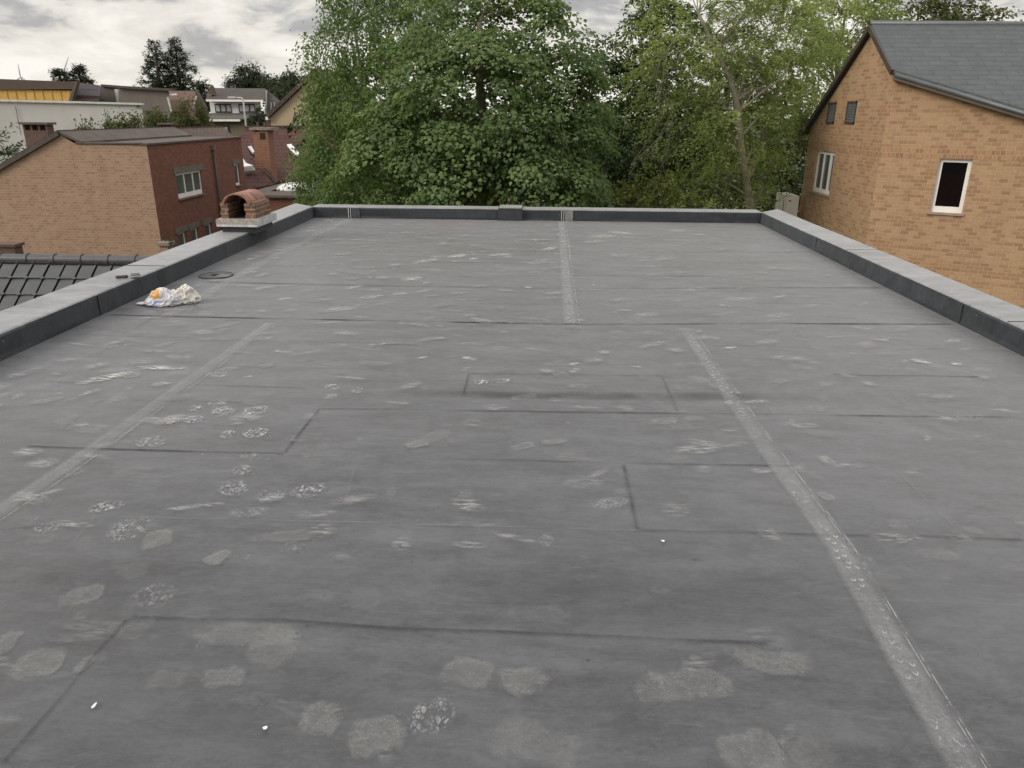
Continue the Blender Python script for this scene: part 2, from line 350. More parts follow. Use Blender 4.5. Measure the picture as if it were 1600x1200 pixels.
def bagmat():
    t = NT('printed_plastic_bag'); o = t.coord()
    sep = t.n('SeparateXYZ'); t.L.new(o, sep.inputs[0])
    nz = t.math('MULTIPLY', t.math('SUBTRACT', t.noise(o, 30, 3), .5), .05)
    def blob(cx, cz, rx, rz):
        a = t.math('DIVIDE', t.math('SUBTRACT', t.math('ADD', sep.outputs[0], nz), cx), rx); b = t.math('DIVIDE', t.math('SUBTRACT', t.math('ADD', sep.outputs[2], nz), cz), rz)
        return t.math('ADD', t.math('MULTIPLY', a, a), t.math('MULTIPLY', b, b))
    front = t.rng(sep.outputs[1], .02, -.02)
    c = t.mix(t.math('MULTIPLY', t.rng(blob(-.035, .100, .050, .044), .75, 1., 1, 0), front), (.56, .55, .57), (.60, .34, .12))
    bl = t.math('MULTIPLY', t.rng(blob(-.040, .028, .050, .020), .7, 1., 1, 0), t.rng(t.noise(o, 75, 2), .42, .5))
    c = t.mix(t.math('MULTIPLY', bl, front), c, (.16, .26, .60))
    t.set(color=c, rough=.38); return t.m
M['bag'] = bagmat()
M['cloth'] = plain('crumpled_cloth', (.60, .58, .53), .75, .1, 20.)
# ------------------------------------------------------------------ mesh builder
ORG = {}
class MB:
    def __init__(s): s.v = []; s.f = []; s.mi = []; s.cur = 0; s.uvo = {}; s.amt = {}
    def mat(s, i): s.cur = i; return s
    def poly(s, pts, uv=None, amt=None):
        i = len(s.v); s.v += [tuple(map(float, p)) for p in pts]; k = len(s.f)
        s.f.append(tuple(range(i, i+len(pts)))); s.mi.append(s.cur)
        if uv is not None: s.uvo[k] = uv
        if amt is not None: s.amt[k] = amt
        return s
    def box(s, a, b, M4=None):
        x0, y0, z0 = [min(a[i], b[i]) for i in range(3)]; x1, y1, z1 = [max(a[i], b[i]) for i in range(3)]
        p = [Vector(q) for q in ((x0, y0, z0), (x1, y0, z0), (x1, y1, z0), (x0, y1, z0), (x0, y0, z1), (x1, y0, z1), (x1, y1, z1), (x0, y1, z1))]
        if M4: p = [M4 @ q for q in p]
        for q in ((3, 2, 1, 0), (4, 5, 6, 7), (0, 1, 5, 4), (1, 2, 6, 5), (2, 3, 7, 6), (3, 0, 4, 7)): s.poly([p[i] for i in q])
        return s
    def prism(s, pts, d):
        """closed solid: polygon pts pushed along vector d"""
        pts = [Vector(p) for p in pts]; d = Vector(d); n = len(pts)
        tri = tessellate_polygon([pts])
        nn = sum(((pts[i]).cross(pts[(i+1) % n]) for i in range(n)), Vector())
        flip = nn.dot(d) > 0
        a = list(pts); b = [p+d for p in pts]
        s.poly(a[::-1] if flip else a); s.poly(b if flip else b[::-1])
        for i in range(n):
            j = (i+1) % n; q = [a[i], a[j], b[j], b[i]]
            s.poly(q if flip else q[::-1])
        return s
    def beam(s, p, q, w, h, up=(0, 0, 1)):
        p, q = Vector(p), Vector(q); d = (q-p); L = d.length; d.normalize()
        sx = d.cross(Vector(up)); sx.normalize(); u = sx.cross(d)
        m = Matrix((sx, d, u)).transposed().to_4x4(); m.translation = p
        return s.box((-w/2, 0, -h/2), (w/2, L, h/2), m)
    def tube(s, path, rad, n=8, cap=True):
        path = [Vector(p) for p in path]
        if isinstance(rad, (int, float)): rad = [rad]*len(path)
        rings = []; up = Vector((.13, .2, 1)).normalized()
        for i, p in enumerate(path):
            d = (path[min(i+1, len(path)-1)]-path[max(i-1, 0)])
            if d.length < 1e-9: d = Vector((0, 0, 1))
            d.normalize(); a = d.cross(up)
            if a.length < .05: a = d.cross(Vector((1, 0, 0)))
            a.normalize(); b = d.cross(a)
            rings.append(len(s.v))
            for k in range(n):
                t = 2*math.pi*k/n; s.v.append(tuple(p+(a*math.cos(t)+b*math.sin(t))*rad[i]))
        for r0, r1 in zip(rings, rings[1:]):
            for k in range(n):
                s.f.append((r0+k, r0+(k+1) % n, r1+(k+1) % n, r1+k)); s.mi.append(s.cur)
        if cap:
            s.f.append(tuple(rings[0]+k for k in range(n))[::-1]); s.mi.append(s.cur)
            s.f.append(tuple(rings[-1]+k for k in range(n))); s.mi.append(s.cur)
        return s
    def build(s, name, mats, parent=None, smooth=False, bevel=0, seg=2):
        org = Vector((0, 0, 0))
        if parent is not None: org = ORG[parent]
        V = np.array(s.v, dtype=float)-np.array(org)
        me = bpy.data.meshes.new(name); me.from_pydata(V.tolist(), [], s.f)
        uvl = me.uv_layers.new(name='UVMap')
        Wv = np.array(s.v, dtype=float)
        for k, p in enumerate(me.polygons):
            p.material_index = s.mi[k]; p.use_smooth = smooth
            if k in s.uvo:
                for li, uv in zip(p.loop_indices, s.uvo[k]): uvl.data[li].uv = uv
                continue
            n = p.normal
            if abs(n.z) > .93: ux = Vector((1, 0, 0)); vy = Vector((0, 1, 0))
            else:
                ux = Vector((-n.y, n.x, 0)).normalized(); vy = n.cross(ux)
                if vy.z < 0: vy = -vy
            for li, vi in zip(p.loop_indices, p.vertices):
                q = Vector(Wv[vi]); uvl.data[li].uv = (q.dot(ux), q.dot(vy))
        if s.amt:
            at = me.attributes.new('amt', 'FLOAT', 'FACE'); arr = np.ones(len(s.f), dtype=np.float32)
            for k, a in s.amt.items(): arr[k] = a
            at.data.foreach_set('value', arr)
        for m in (mats if isinstance(mats, (list, tuple)) else [mats]): me.materials.append(m)
        o = bpy.data.objects.new(name, me); COL.objects.link(o)
        if parent is not None: o.parent = parent; ORG[o] = org
        else: ORG[o] = org
        if bevel:
            b = o.modifiers.new('bevel', 'BEVEL'); b.width = bevel; b.segments = seg; b.limit_method = 'ANGLE'
        return o
def tag(o, label=None, cat=None, group=None, kind=None):
    if label: o['label'] = label
    if cat: o['category'] = cat
    if group: o['group'] = group
    if kind: o['kind'] = kind
    return o
def thing(name, loc, label, cat, group=None):
    o = bpy.data.objects.new(name, None); COL.objects.link(o); o.location = loc; o.empty_display_size = .3
    ORG[o] = Vector(loc); return tag(o, label, cat, group)
def lone(name, mb, mats, loc, label, cat, group=None, **kw):
    """a thing that is one mesh, its origin at its base"""
    s_org = Vector(loc); V = np.array(mb.v)-np.array(s_org)
    keep = mb.v; mb.v = [tuple(q) for q in V.tolist()]
    o = mb.build(name, mats, None, **kw); o.location = loc; mb.v = keep; ORG[o] = s_org
    return tag(o, label, cat, group)
def fast_mesh(name, V, quads, mat, parent=None, rnd=None):
    org = np.array(ORG[parent]) if parent is not None else np.zeros(3)
    me = bpy.data.meshes.new(name); nv = len(V); nf = len(quads); k = quads.shape[1]
    me.vertices.add(nv); me.vertices.foreach_set('co', (V-org).astype(np.float32).ravel())
    me.loops.add(nf*k); me.loops.foreach_set('vertex_index', quads.astype(np.int32).ravel())
    me.polygons.add(nf); me.polygons.foreach_set('loop_start', np.arange(0, nf*k, k, dtype=np.int32))
    try: me.polygons.foreach_set('loop_total', np.full(nf, k, dtype=np.int32))
    except Exception: pass
    me.update(calc_edges=True)
    if rnd is not None:
        at = me.attributes.new('rnd', 'FLOAT', 'POINT'); at.data.foreach_set('value', rnd.astype(np.float32))
    me.materials.append(mat); o = bpy.data.objects.new(name, me); COL.objects.link(o)
    if parent is not None: o.parent = parent; ORG[o] = Vector(org)
    return o
def wall(mb, outer, holes, n, depth=.12):
    """flat wall polygon with real openings and their reveals; n points outwards"""
    n = Vector(n).normalized(); loops = [[Vector(p) for p in outer]]+[[Vector(p) for p in h] for h in holes]
    flat = [p for l in loops for p in l]
    for t in tessellate_polygon(loops):
        q = [flat[i] for i in t]
        if (q[1]-q[0]).cross(q[2]-q[0]).dot(n) < 0: q = q[::-1]
        mb.poly(q)
    for h in loops[1:]:
        for i in range(len(h)):
            a, b = h[i], h[(i+1) % len(h)]; mb.poly([a, b, b-n*depth, a-n*depth]); 
def rect(P, u, a, b, z0, z1):
    """corners of an upright rectangle on the wall line through P along u"""
    P = Vector(P); u = Vector(u)
    return [Vector((*(P+u*a).xy, z0)), Vector((*(P+u*b).xy, z0)), Vector((*(P+u*b).xy, z1)), Vector((*(P+u*a).xy, z1))]
def window(parent, P, u, n, a, b, z0, z1, fw=.07, mull=(), glass='glassg', frame='white', inset=.07, name='window', bottom=None):
    """frame (part) with pane(s) as sub-parts"""
    P, u, n = Vector(P), Vector(u).normalized(), Vector(n).normalized()
    m = Matrix((u, -n, Vector((0, 0, 1)))).transposed().to_4x4(); m.translation = Vector((P.x, P.y, 0))
    mb = MB(); d0, d1 = inset, inset+.06; bt = bottom or fw
    mb.box((a, d0, z0), (a+fw, d1, z1), m); mb.box((b-fw, d0, z0), (b, d1, z1), m)
    mb.box((a+fw, d0, z1-fw), (b-fw, d1, z1), m); mb.box((a+fw, d0, z0), (b-fw, d1, z0+bt), m)
    xs = [a+fw]
    for q, wq in mull:
        x = a+(b-a)*q; mb.box((x-wq/2, d0-.004, z0+bt), (x+wq/2, d1, z1-fw), m); xs += [x-wq/2, x+wq/2]
    xs.append(b-fw)
    fr = mb.build(name, M[frame], parent, bevel=.006, seg=1)
    for i in range(0, len(xs), 2):
        g = MB().box((xs[i], d0+.03, z0+bt), (xs[i+1], d0+.042, z1-fw), m)
        g.build('pane', M[glass if isinstance(glass, str) else glass[i//2]], fr)
    return fr
# ------------------------------------------------------------------ ground
g = MB()
g.poly([(-900, -60, GZ), (900, -60, GZ), (900, 3000, GZ), (-900, 3000, GZ)])
tag(g.build('ground', M['grass']), kind='structure')
g = MB(); g.poly([(-9, -6, GZ+.01), (9, -6, GZ+.01), (9, 13.4, GZ+.01), (-9, 13.4, GZ+.01)])
tag(g.build('path', M['mortarpad']), kind='structure')
# ------------------------------------------------------------------ the flat roof the photo is taken from
XL, XR, YF, YN = -3.50, 3.36, 11.75, -1.6       # inner faces of the parapets
OL, OR, OF = -3.93, 3.76, 12.13; HP = .17
bld = thing('flat_roof_building', (0, 5, GZ), 'flat roof of grey rubber membrane with a low parapet round it, filling the foreground', 'building')
b = MB(); b.box((OL+.03, YN-.4, GZ), (OR-.03, OF-.03, -.03)); b.build('wall', M['red'], bld)
def px_line(*p, z=0.): return [atz(p[i], p[i+1], z) for i in range(0, len(p), 2)]
mem = MB()
nx, ny = 24, 46
mem.poly([(XL, YN, 0), (XR, YN, 0), (XR, YF, 0), (XL, YF, 0)])
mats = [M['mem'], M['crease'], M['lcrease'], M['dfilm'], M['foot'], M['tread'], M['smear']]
zlev = [.0012]
def strip(pts, wd, mi, amt, h=.003, wav=.006):
    """a raised fold along the polyline, its painted shade, pale line or dark film in the material"""
    zlev[0] += .00003; z0 = zlev[0]
    P = []
    for a, c in zip(pts, pts[1:]):
        a, c = Vector(a), Vector(c); k = max(2, int((c-a).length/.12))
        P += [a.lerp(c, i/k) for i in range(k)]
    P.append(Vector(pts[-1])); ph = random.random()*50; N_ = len(P)
    W = []
    for i, p in enumerate(P):
        d = (P[min(i+1, N_-1)]-P[max(i-1, 0)]); d.z = 0; d.normalize(); s = Vector((-d.y, d.x, 0))
        o = s*(noise.noise(Vector((ph, i*.12, 0)))*wav*2+noise.noise(Vector((ph, i*.5, 3)))*wav*.5)
        ww = wd*(1+.35*noise.noise(Vector((ph+9, i*.17, 0)))); W.append((p+o, s, ww))
    mem.mat(mi)
    for i in range(N_-1):
        (p, s, a), (q, s2, c) = W[i], W[i+1]; u0 = 2*i/(N_-1)-1; u1 = 2*(i+1)/(N_-1)-1
        for v0, v1, h0, h1 in ((-1, -.35, 0, .7), (-.35, 0, .7, 1), (0, .35, 1, .7), (.35, 1, .7, 0)):
            def pt(p, s, w_, v, hh): r = p+s*w_*.5*v; return (r.x, r.y, z0+h*hh)
            mem.poly([pt(p, s, a, v0, h0), pt(q, s2, c, v0, h0), pt(q, s2, c, v1, h1), pt(p, s, a, v1, h1)],
                     uv=[(u0, v0), (u1, v0), (u1, v1), (u0, v1)], amt=amt)
    mem.mat(0)
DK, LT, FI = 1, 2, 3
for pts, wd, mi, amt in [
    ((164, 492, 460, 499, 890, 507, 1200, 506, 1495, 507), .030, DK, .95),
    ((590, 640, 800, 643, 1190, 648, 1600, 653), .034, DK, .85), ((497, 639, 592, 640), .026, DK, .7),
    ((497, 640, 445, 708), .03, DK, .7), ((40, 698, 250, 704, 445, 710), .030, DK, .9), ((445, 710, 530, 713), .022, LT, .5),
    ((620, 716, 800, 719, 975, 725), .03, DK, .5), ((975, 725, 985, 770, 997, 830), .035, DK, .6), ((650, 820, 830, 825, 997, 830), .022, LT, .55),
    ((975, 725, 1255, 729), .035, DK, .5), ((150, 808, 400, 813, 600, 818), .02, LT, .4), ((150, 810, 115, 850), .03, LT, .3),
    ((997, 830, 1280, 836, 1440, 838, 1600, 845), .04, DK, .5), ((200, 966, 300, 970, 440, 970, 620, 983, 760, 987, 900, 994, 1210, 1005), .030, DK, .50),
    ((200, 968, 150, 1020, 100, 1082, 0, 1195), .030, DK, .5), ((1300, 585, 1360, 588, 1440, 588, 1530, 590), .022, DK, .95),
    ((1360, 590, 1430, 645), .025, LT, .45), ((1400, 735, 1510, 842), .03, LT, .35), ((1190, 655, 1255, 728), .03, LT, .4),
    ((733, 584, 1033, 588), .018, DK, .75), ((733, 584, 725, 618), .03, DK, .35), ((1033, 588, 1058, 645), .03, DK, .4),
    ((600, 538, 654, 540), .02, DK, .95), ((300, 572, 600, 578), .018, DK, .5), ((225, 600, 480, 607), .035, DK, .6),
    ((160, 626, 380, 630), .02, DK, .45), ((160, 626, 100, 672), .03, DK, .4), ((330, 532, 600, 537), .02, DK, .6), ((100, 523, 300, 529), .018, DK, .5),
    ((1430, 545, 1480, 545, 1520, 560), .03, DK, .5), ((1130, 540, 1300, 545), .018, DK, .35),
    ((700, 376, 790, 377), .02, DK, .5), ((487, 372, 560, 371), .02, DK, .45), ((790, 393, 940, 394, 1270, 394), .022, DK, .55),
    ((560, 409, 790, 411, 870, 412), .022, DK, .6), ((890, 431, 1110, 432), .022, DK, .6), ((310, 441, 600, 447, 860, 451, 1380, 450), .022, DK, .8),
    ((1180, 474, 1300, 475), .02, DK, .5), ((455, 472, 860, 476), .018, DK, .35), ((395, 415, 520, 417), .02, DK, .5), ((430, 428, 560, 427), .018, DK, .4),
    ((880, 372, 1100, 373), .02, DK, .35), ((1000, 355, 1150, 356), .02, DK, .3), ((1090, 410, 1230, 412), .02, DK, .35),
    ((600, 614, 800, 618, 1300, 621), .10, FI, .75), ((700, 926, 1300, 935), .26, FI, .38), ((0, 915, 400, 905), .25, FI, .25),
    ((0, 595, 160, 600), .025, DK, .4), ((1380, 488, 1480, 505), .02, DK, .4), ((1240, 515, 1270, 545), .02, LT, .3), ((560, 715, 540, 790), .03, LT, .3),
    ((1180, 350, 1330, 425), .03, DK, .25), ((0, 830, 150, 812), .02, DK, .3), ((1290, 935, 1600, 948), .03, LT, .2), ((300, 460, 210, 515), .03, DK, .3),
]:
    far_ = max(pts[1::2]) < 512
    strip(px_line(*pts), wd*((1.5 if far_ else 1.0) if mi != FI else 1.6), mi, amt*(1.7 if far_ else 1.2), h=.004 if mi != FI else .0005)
def mark(p1, p2, wd, mi, amt):
    zlev[0] += .00002; z = zlev[0]+.001
    a, c = Vector(p1), Vector(p2); d = c-a; d.z = 0; L = d.length; d.normalize(); s = Vector((-d.y, d.x, 0))*wd/2
    q = [a-s, c-s, c+s, a+s]; mem.mat(mi).poly([(t.x, t.y, z) for t in q], uv=[(-1, -1), (1, -1), (1, 1), (-1, 1)], amt=amt).mat(0)
FT, TR, SM = 4, 5, 6
def clampx(p): return (min(max(p[0], XL+.05), XR-.05), p[1], p[2])
for x1, y1, x2, y2, wd, mi, amt in [
    (975, 1080, 1155, 1066, .15, FT, 1.), (1118, 1020, 1295, 1050, .13, FT, .9), (1120, 1192, 1230, 1168, .17, FT, .85), (1220, 1190, 1310, 1172, .14, FT, .5),
    (460, 1128, 545, 1130, .17, FT, 1.), (535, 1160, 645, 1138, .16, FT, 1.), (640, 1105, 705, 1140, .14, TR, 1.), (690, 1040, 775, 1068, .14, FT, .75),
    (765, 1072, 868, 1058, .15, FT, .9), (750, 1135, 935, 1195, .17, FT, .55), (285, 985, 475, 1000, .14, FT, .8), (380, 1010, 465, 1025, .17, FT, .55),
    (305, 1068, 390, 1052, .12, FT, .75), (225, 1062, 300, 1065, .10, FT, .45), (15, 1042, 108, 1030, .15, FT, .9), (-15, 1010, 28, 1008, .16, FT, .8), (85, 940, 168, 925, .14, FT, .8),
    (112, 1058, 152, 1020, .05, FT, .8), (215, 920, 265, 950, .15, TR, .6), (185, 905, 240, 880, .15, FT, .4), (180, 985, 235, 990, .1, FT, .4),
    (60, 835, 90, 815, .10, TR, .6), (130, 798, 200, 788, .08, TR, .95), (175, 822, 235, 832, .18, TR, .55), (215, 850, 275, 838, .16, FT, .7), (322, 885, 362, 860, .10, FT, .95),
    (340, 772, 392, 755, .15, TR, .75), (390, 780, 450, 772, .12, TR, .3), (450, 778, 512, 756, .12, TR, .75), (360, 738, 396, 733, .10, TR, .65), (340, 682, 372, 678, .10, TR, 1.), (382, 672, 420, 682, .12, TR, 1.),
    (250, 662, 285, 655, .12, TR, 1.), (285, 658, 320, 655, .11, TR, 1.), (292, 640, 322, 637, .10, TR, .8), (325, 648, 372, 640, .13, TR, .9), (372, 648, 425, 636, .12, TR, .95), (318, 632, 362, 630, .07, TR, .9),
    (208, 695, 268, 688, .13, TR, .8), (115, 602, 225, 578, .10, SM, 1.3), (180, 590, 225, 585, .12, FT, .8), (42, 634, 105, 620, .10, FT, .9), (85, 668, 125, 660, .22, FT, .6), (226, 552, 242, 548, .10, FT, .9), (240, 545, 273, 533, .11, FT, .9),
    (325, 516, 378, 502, .12, FT, 1.), (168, 545, 188, 540, .08, FT, .8), (5, 594, 78, 574, .14, FT, .55), (210, 574, 300, 577, .08, SM, 1.), (400, 575, 430, 570, .1, FT, .8), (325, 590, 362, 582, .12, TR, .7),
    (420, 552, 440, 548, .06, TR, .8), (505, 608, 535, 604, .10, TR, .9), (545, 612, 572, 610, .10, TR, .8), (500, 622, 530, 618, .08, TR, .8),
    (738, 600, 764, 596, .09, TR, 1.3), (774, 599, 796, 593, .08, TR, 1.2), (795, 626, 846, 616, .09, FT, .6), (628, 700, 672, 690, .10, FT, .85), (660, 692, 704, 672, .12, FT, .5), (795, 703, 840, 694, .08, FT, .7), (840, 694, 892, 688, .09, FT, .8),
    (888, 572, 906, 568, .05, SM, 1.3), (650, 562, 670, 558, .05, SM, .8), (720, 560, 738, 560, .05, SM, 1.1), (1420, 563, 1460, 568, .08, SM, 1.2), (1485, 570, 1505, 570, .06, SM, 1.2), (1132, 546, 1152, 542, .05, SM, 1.2),
    (1210, 600, 1228, 594, .08, FT, .8), (1280, 778, 1300, 775, .10, FT, .9), (1255, 742, 1290, 746, .10, FT, .5), (1020, 662, 1065, 655, .1, FT, .6), (1060, 656, 1105, 654, .08, FT, .55), (1270, 640, 1292, 642, .08, FT, .6),
    (1520, 560, 1600, 575, .14, FT, .3), (1230, 658, 1242, 660, .06, FT, .9), (1430, 865, 1500, 870, .1, FT, .3), (1350, 905, 1420, 915, .12, FT, .3), (780, 960, 900, 962, .12, FT, .35), (540, 940, 600, 932, .2, FT, .3),
    (950, 362, 990, 367, .22, SM, 1.), (920, 372, 965, 368, .25, SM, .9), (1040, 360, 1075, 362, .2, SM, .6), (910, 380, 950, 376, .2, SM, .7), (845, 392, 872, 386, .12, SM, 1.2), (831, 376, 842, 375, .09, SM, 1.1),
    (700, 404, 730, 397, .15, SM, 1.3), (640, 413, 690, 404, .12, SM, 1.1), (760, 400, 805, 397, .12, SM, 1.2), (734, 406, 748, 404, .10, SM, 1.2), (625, 440, 660, 433, .16, SM, 1.1), (1010, 408, 1060, 402, .14, SM, .5),
    (560, 468, 600, 462, .12, SM, .8), (610, 462, 640, 458, .10, SM, .7), (500, 488, 560, 480, .14, SM, .6), (820, 451, 832, 449, .08, SM, 1.), (990, 495, 1030, 490, .12, SM, .5), (540, 452, 560, 448, .1, SM, .8),
    (1130, 470, 1180, 466, .14, SM, .5), (1195, 497, 1240, 490, .12, SM, .5), (1060, 455, 1110, 450, .12, SM, .4), (950, 470, 990, 468, .1, SM, .4), (430, 470, 460, 466, .1, SM, .7), (395, 455, 430, 446, .12, SM, .6),
]: mark(clampx(atz(x1, y1)), clampx(atz(x2, y2)), wd*1.3, mi, amt*(1.8 if y1 < 900 else (1.35 if mi == 4 else .9)))
for i in range(900):                                  # lighter scuffs of traffic, thicker along the left half
    y = YN+3+(YF-YN-3.3)*random.random(); x = XL+.3+(XR-XL-.6)*random.random()**1.45
    L = random.uniform(.06, .36)*random.uniform(.5, 1); a = random.gauss(.08, .45); k = random.random()
    mi, wd, am = (SM, random.uniform(.03, .14), random.uniform(.25, .9)) if k < .62 else ((TR, .11, random.uniform(.2, .6)) if k < .8 else (FT, .13, random.uniform(.2, .7)))
    if y < 2.4: am *= .5
    dx, dy = math.cos(a)*L/2, math.sin(a)*L/2
    if x-abs(dx) > XL+.1 and x+abs(dx) < XR-.1: mark((x-dx, y-dy, 0), (x+dx, y+dy, 0), wd, mi, am)
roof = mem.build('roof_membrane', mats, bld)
# parapets: one membrane, shade painted into the upstand face, sky reflection into the top
def parapet(name, poly_in, poly_out, jog=0):
    pass
def para(x0, y0, x1, y1, h=HP):
    m = MB(); m.mat(0); 
    m.box((x0, y0, -.02), (x1, y1, h-.006)); m.mat(1); m.box((x0-.004, y0-.004, h-.006), (x1+.004, y1+.004, h))
    return m
def soft_para(pin, pout, z, name):
    """parapet run between inner line pin and outer line pout, lengthwise split so it undulates a little"""
    a, c = Vector(pin[0]), Vector(pin[1]); e, f = Vector(pout[0]), Vector(pout[1]); n = max(2, int((c-a).length/.15)); m = MB()
    rows = []
    out = (e-a); out.z = 0; out.normalize()
    for i in range(n+1):
        t = i/n; p = a.lerp(c, t); q = e.lerp(f, t); w_ = noise.noise(Vector((p.x*1.3, p.y*1.3, 4)))*.010
        zt = z+noise.noise(Vector((p.x*.7, p.y*.7, 8)))*.004
        prof = [(p, -.02), (p+out*.012, -.001), (p+out*(.014+w_), .03), (p+out*(.016-w_), zt-.022), (p+out*.020, zt-.008), (p+out*.032, zt), (q-out*.03, zt+.002), (q-out*.006, zt-.006), (q, zt-.03), (q, -.25)]
        rows.append([(v.x, v.y, zz) for v, zz in prof])
    for i in range(n):
        for k in range(9):
            m.mat(1 if 4 <= k <= 6 else 0)
            m.poly([rows[i][k], rows[i][k+1], rows[i+1][k+1], rows[i+1][k]])
    return m
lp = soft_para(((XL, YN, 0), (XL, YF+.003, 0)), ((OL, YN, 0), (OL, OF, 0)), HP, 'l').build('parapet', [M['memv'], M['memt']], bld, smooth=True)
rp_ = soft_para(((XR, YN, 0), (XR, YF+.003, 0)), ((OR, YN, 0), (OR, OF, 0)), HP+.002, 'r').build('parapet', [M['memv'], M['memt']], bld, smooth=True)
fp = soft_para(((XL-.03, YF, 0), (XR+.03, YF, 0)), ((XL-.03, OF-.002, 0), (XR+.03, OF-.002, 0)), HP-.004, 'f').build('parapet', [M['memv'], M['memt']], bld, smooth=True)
# joints of the upstand sheets and the thick lap piece on the far parapet
jx0 = aty(779, 330, YF)[0]; jx1 = aty(816, 330, YF)[0]
j = MB(); j.box((jx0, YF-.06, .002), (jx1, OF+.01, HP+.016)); j.build('parapet_joint', [M['memv']], bld, bevel=.012)
jt = MB(); jt.box((jx0+.01, YF-.05, HP+.0165), (jx1-.01, OF+.004, HP+.0195)); jt.build('joint_cover', M['memt'], fp)
for X, y in ((XL+.002, 5.74), (XR-.002, 5.93)):
    s = 1 if X < 0 else -1
    k = MB(); k.box((X-.03*s, y-.006, .001), (X-.009*s, y-.001, HP-.016)); k.build('lap_edge', M['rubber'], lp if X < 0 else rp_)
for X, y in ((XR-.002, 9.3), (XR-.002, 3.2)):
    k = MB(); k.box((X+.02, y-.005, .001), (X+.0125, y, HP-.018)); k.build('lap_edge', M['rubber'], rp_)
# corner folds
for x in (XL+.006, XR-.006):
    k = MB(); k.tube([(x, YF-.006, 0), (x, YF-.006, HP-.01)], .008, 6); k.build('corner_fold', M['rubber'], fp)
for X0, X1, y in ((XL-.02, OL, 4.05), (XL-.02, OL, 6.9), (XR+.02, OR, 5.35), (XR+.02, OR, 8.4)):
    k = MB(); k.box((X0, y, HP+.0025), (X1, y+.006, HP+.0055)); k.build('sheet_edge', M['memv'], lp if X0 < 0 else rp_)
# seam tapes
def tape(pts, wd, amt, wall_=False):
    m = MB(); P = [Vector(p) for p in pts]; L0 = 0; zlev[0] += .0001
    for a, c in zip(P, P[1:]):
        L = (c-a).length; n = max(1, int(L/.3)); d = (c-a).normalized(); s = Vector((d.y, -d.x, 0))*wd/2
        for i in range(n):
            p, q = a.lerp(c, i/n), a.lerp(c, (i+1)/n); z = Vector((0, 0, .0062))
            m.poly([p-s+z, q-s+z, q+s+z, p+s+z], uv=[(L0+L*i/n, -1), (L0+L*(i+1)/n, -1), (L0+L*(i+1)/n, 1), (L0+L*i/n, 1)], amt=amt)
        L0 += L
    return m
def tp(*a): return [Vector(clampx(p)) for p in px_line(*a)]
tape(tp(1520, 1215, 1310, 855, 1190, 690, 1070, 514), .125, .85).build('seam_tape', M['tape'], bld)
tape([Vector(atz(-40, 828))]+tp(95, 740, 262, 622, 425, 506), .12, .85).build('seam_tape', M['tape'], bld)
tape(tp(893, 506, 884, 412, 878, 346), .145, 1.1).build('seam_tape', M['tape'], bld)
tape(tp(268, 493, 400, 418, 546, 344), .18, .8).build('seam_tape', M['tape'], bld)
for px in (546, 879):                               # where the seams climb the far parapet
    x = aty(px, 335, YF)[0]; m = MB()
    for dx, wd, am in ((-.02, .012, 1), (.015, .01, .8)):
        m.box((x+dx, YF-.001, .005), (x+dx+wd, YF+.02, HP-.02))
    m.build('glue_line', plain('dried_glue', (.42, .42, .40), .8, .4, 60), fp)
    m = MB(); m.box((x+.04, YF-.0005, .002), (x+.16, YF+.03, HP-.016)); m.build('wall_tape', M['memt'] if px > 800 else M['mem'], fp)
# drain
dp = atz(338, 431); m = MB()
for r0, r1, z0, z1, k in ((.0, .175, .007, .007, 0),):
    m.tube([(dp[0], dp[1], .001), (dp[0], dp[1], .008)], .165, 32)
dr = m.build('roof_drain', M['memv'], bld, smooth=False)
m = MB(); P = [(dp[0]+.162*math.cos(t*math.pi/16), dp[1]+.162*math.sin(t*math.pi/16), .009) for t in range(33)]; m.tube(P, .0035, 6, cap=False); m.build('rim', M['memv'], dr, smooth=True)
m = MB(); m.tube([(dp[0]-.01, dp[1], .0085), (dp[0]-.01, dp[1], .012)], .040, 20); m.build('outlet', M['black'], dr)
m = MB(); m.box((dp[0]+.02, dp[1]-.09, .0085), (dp[0]+.15, dp[1]+.02, .011)); m.build('patch', M['mem'], dr)
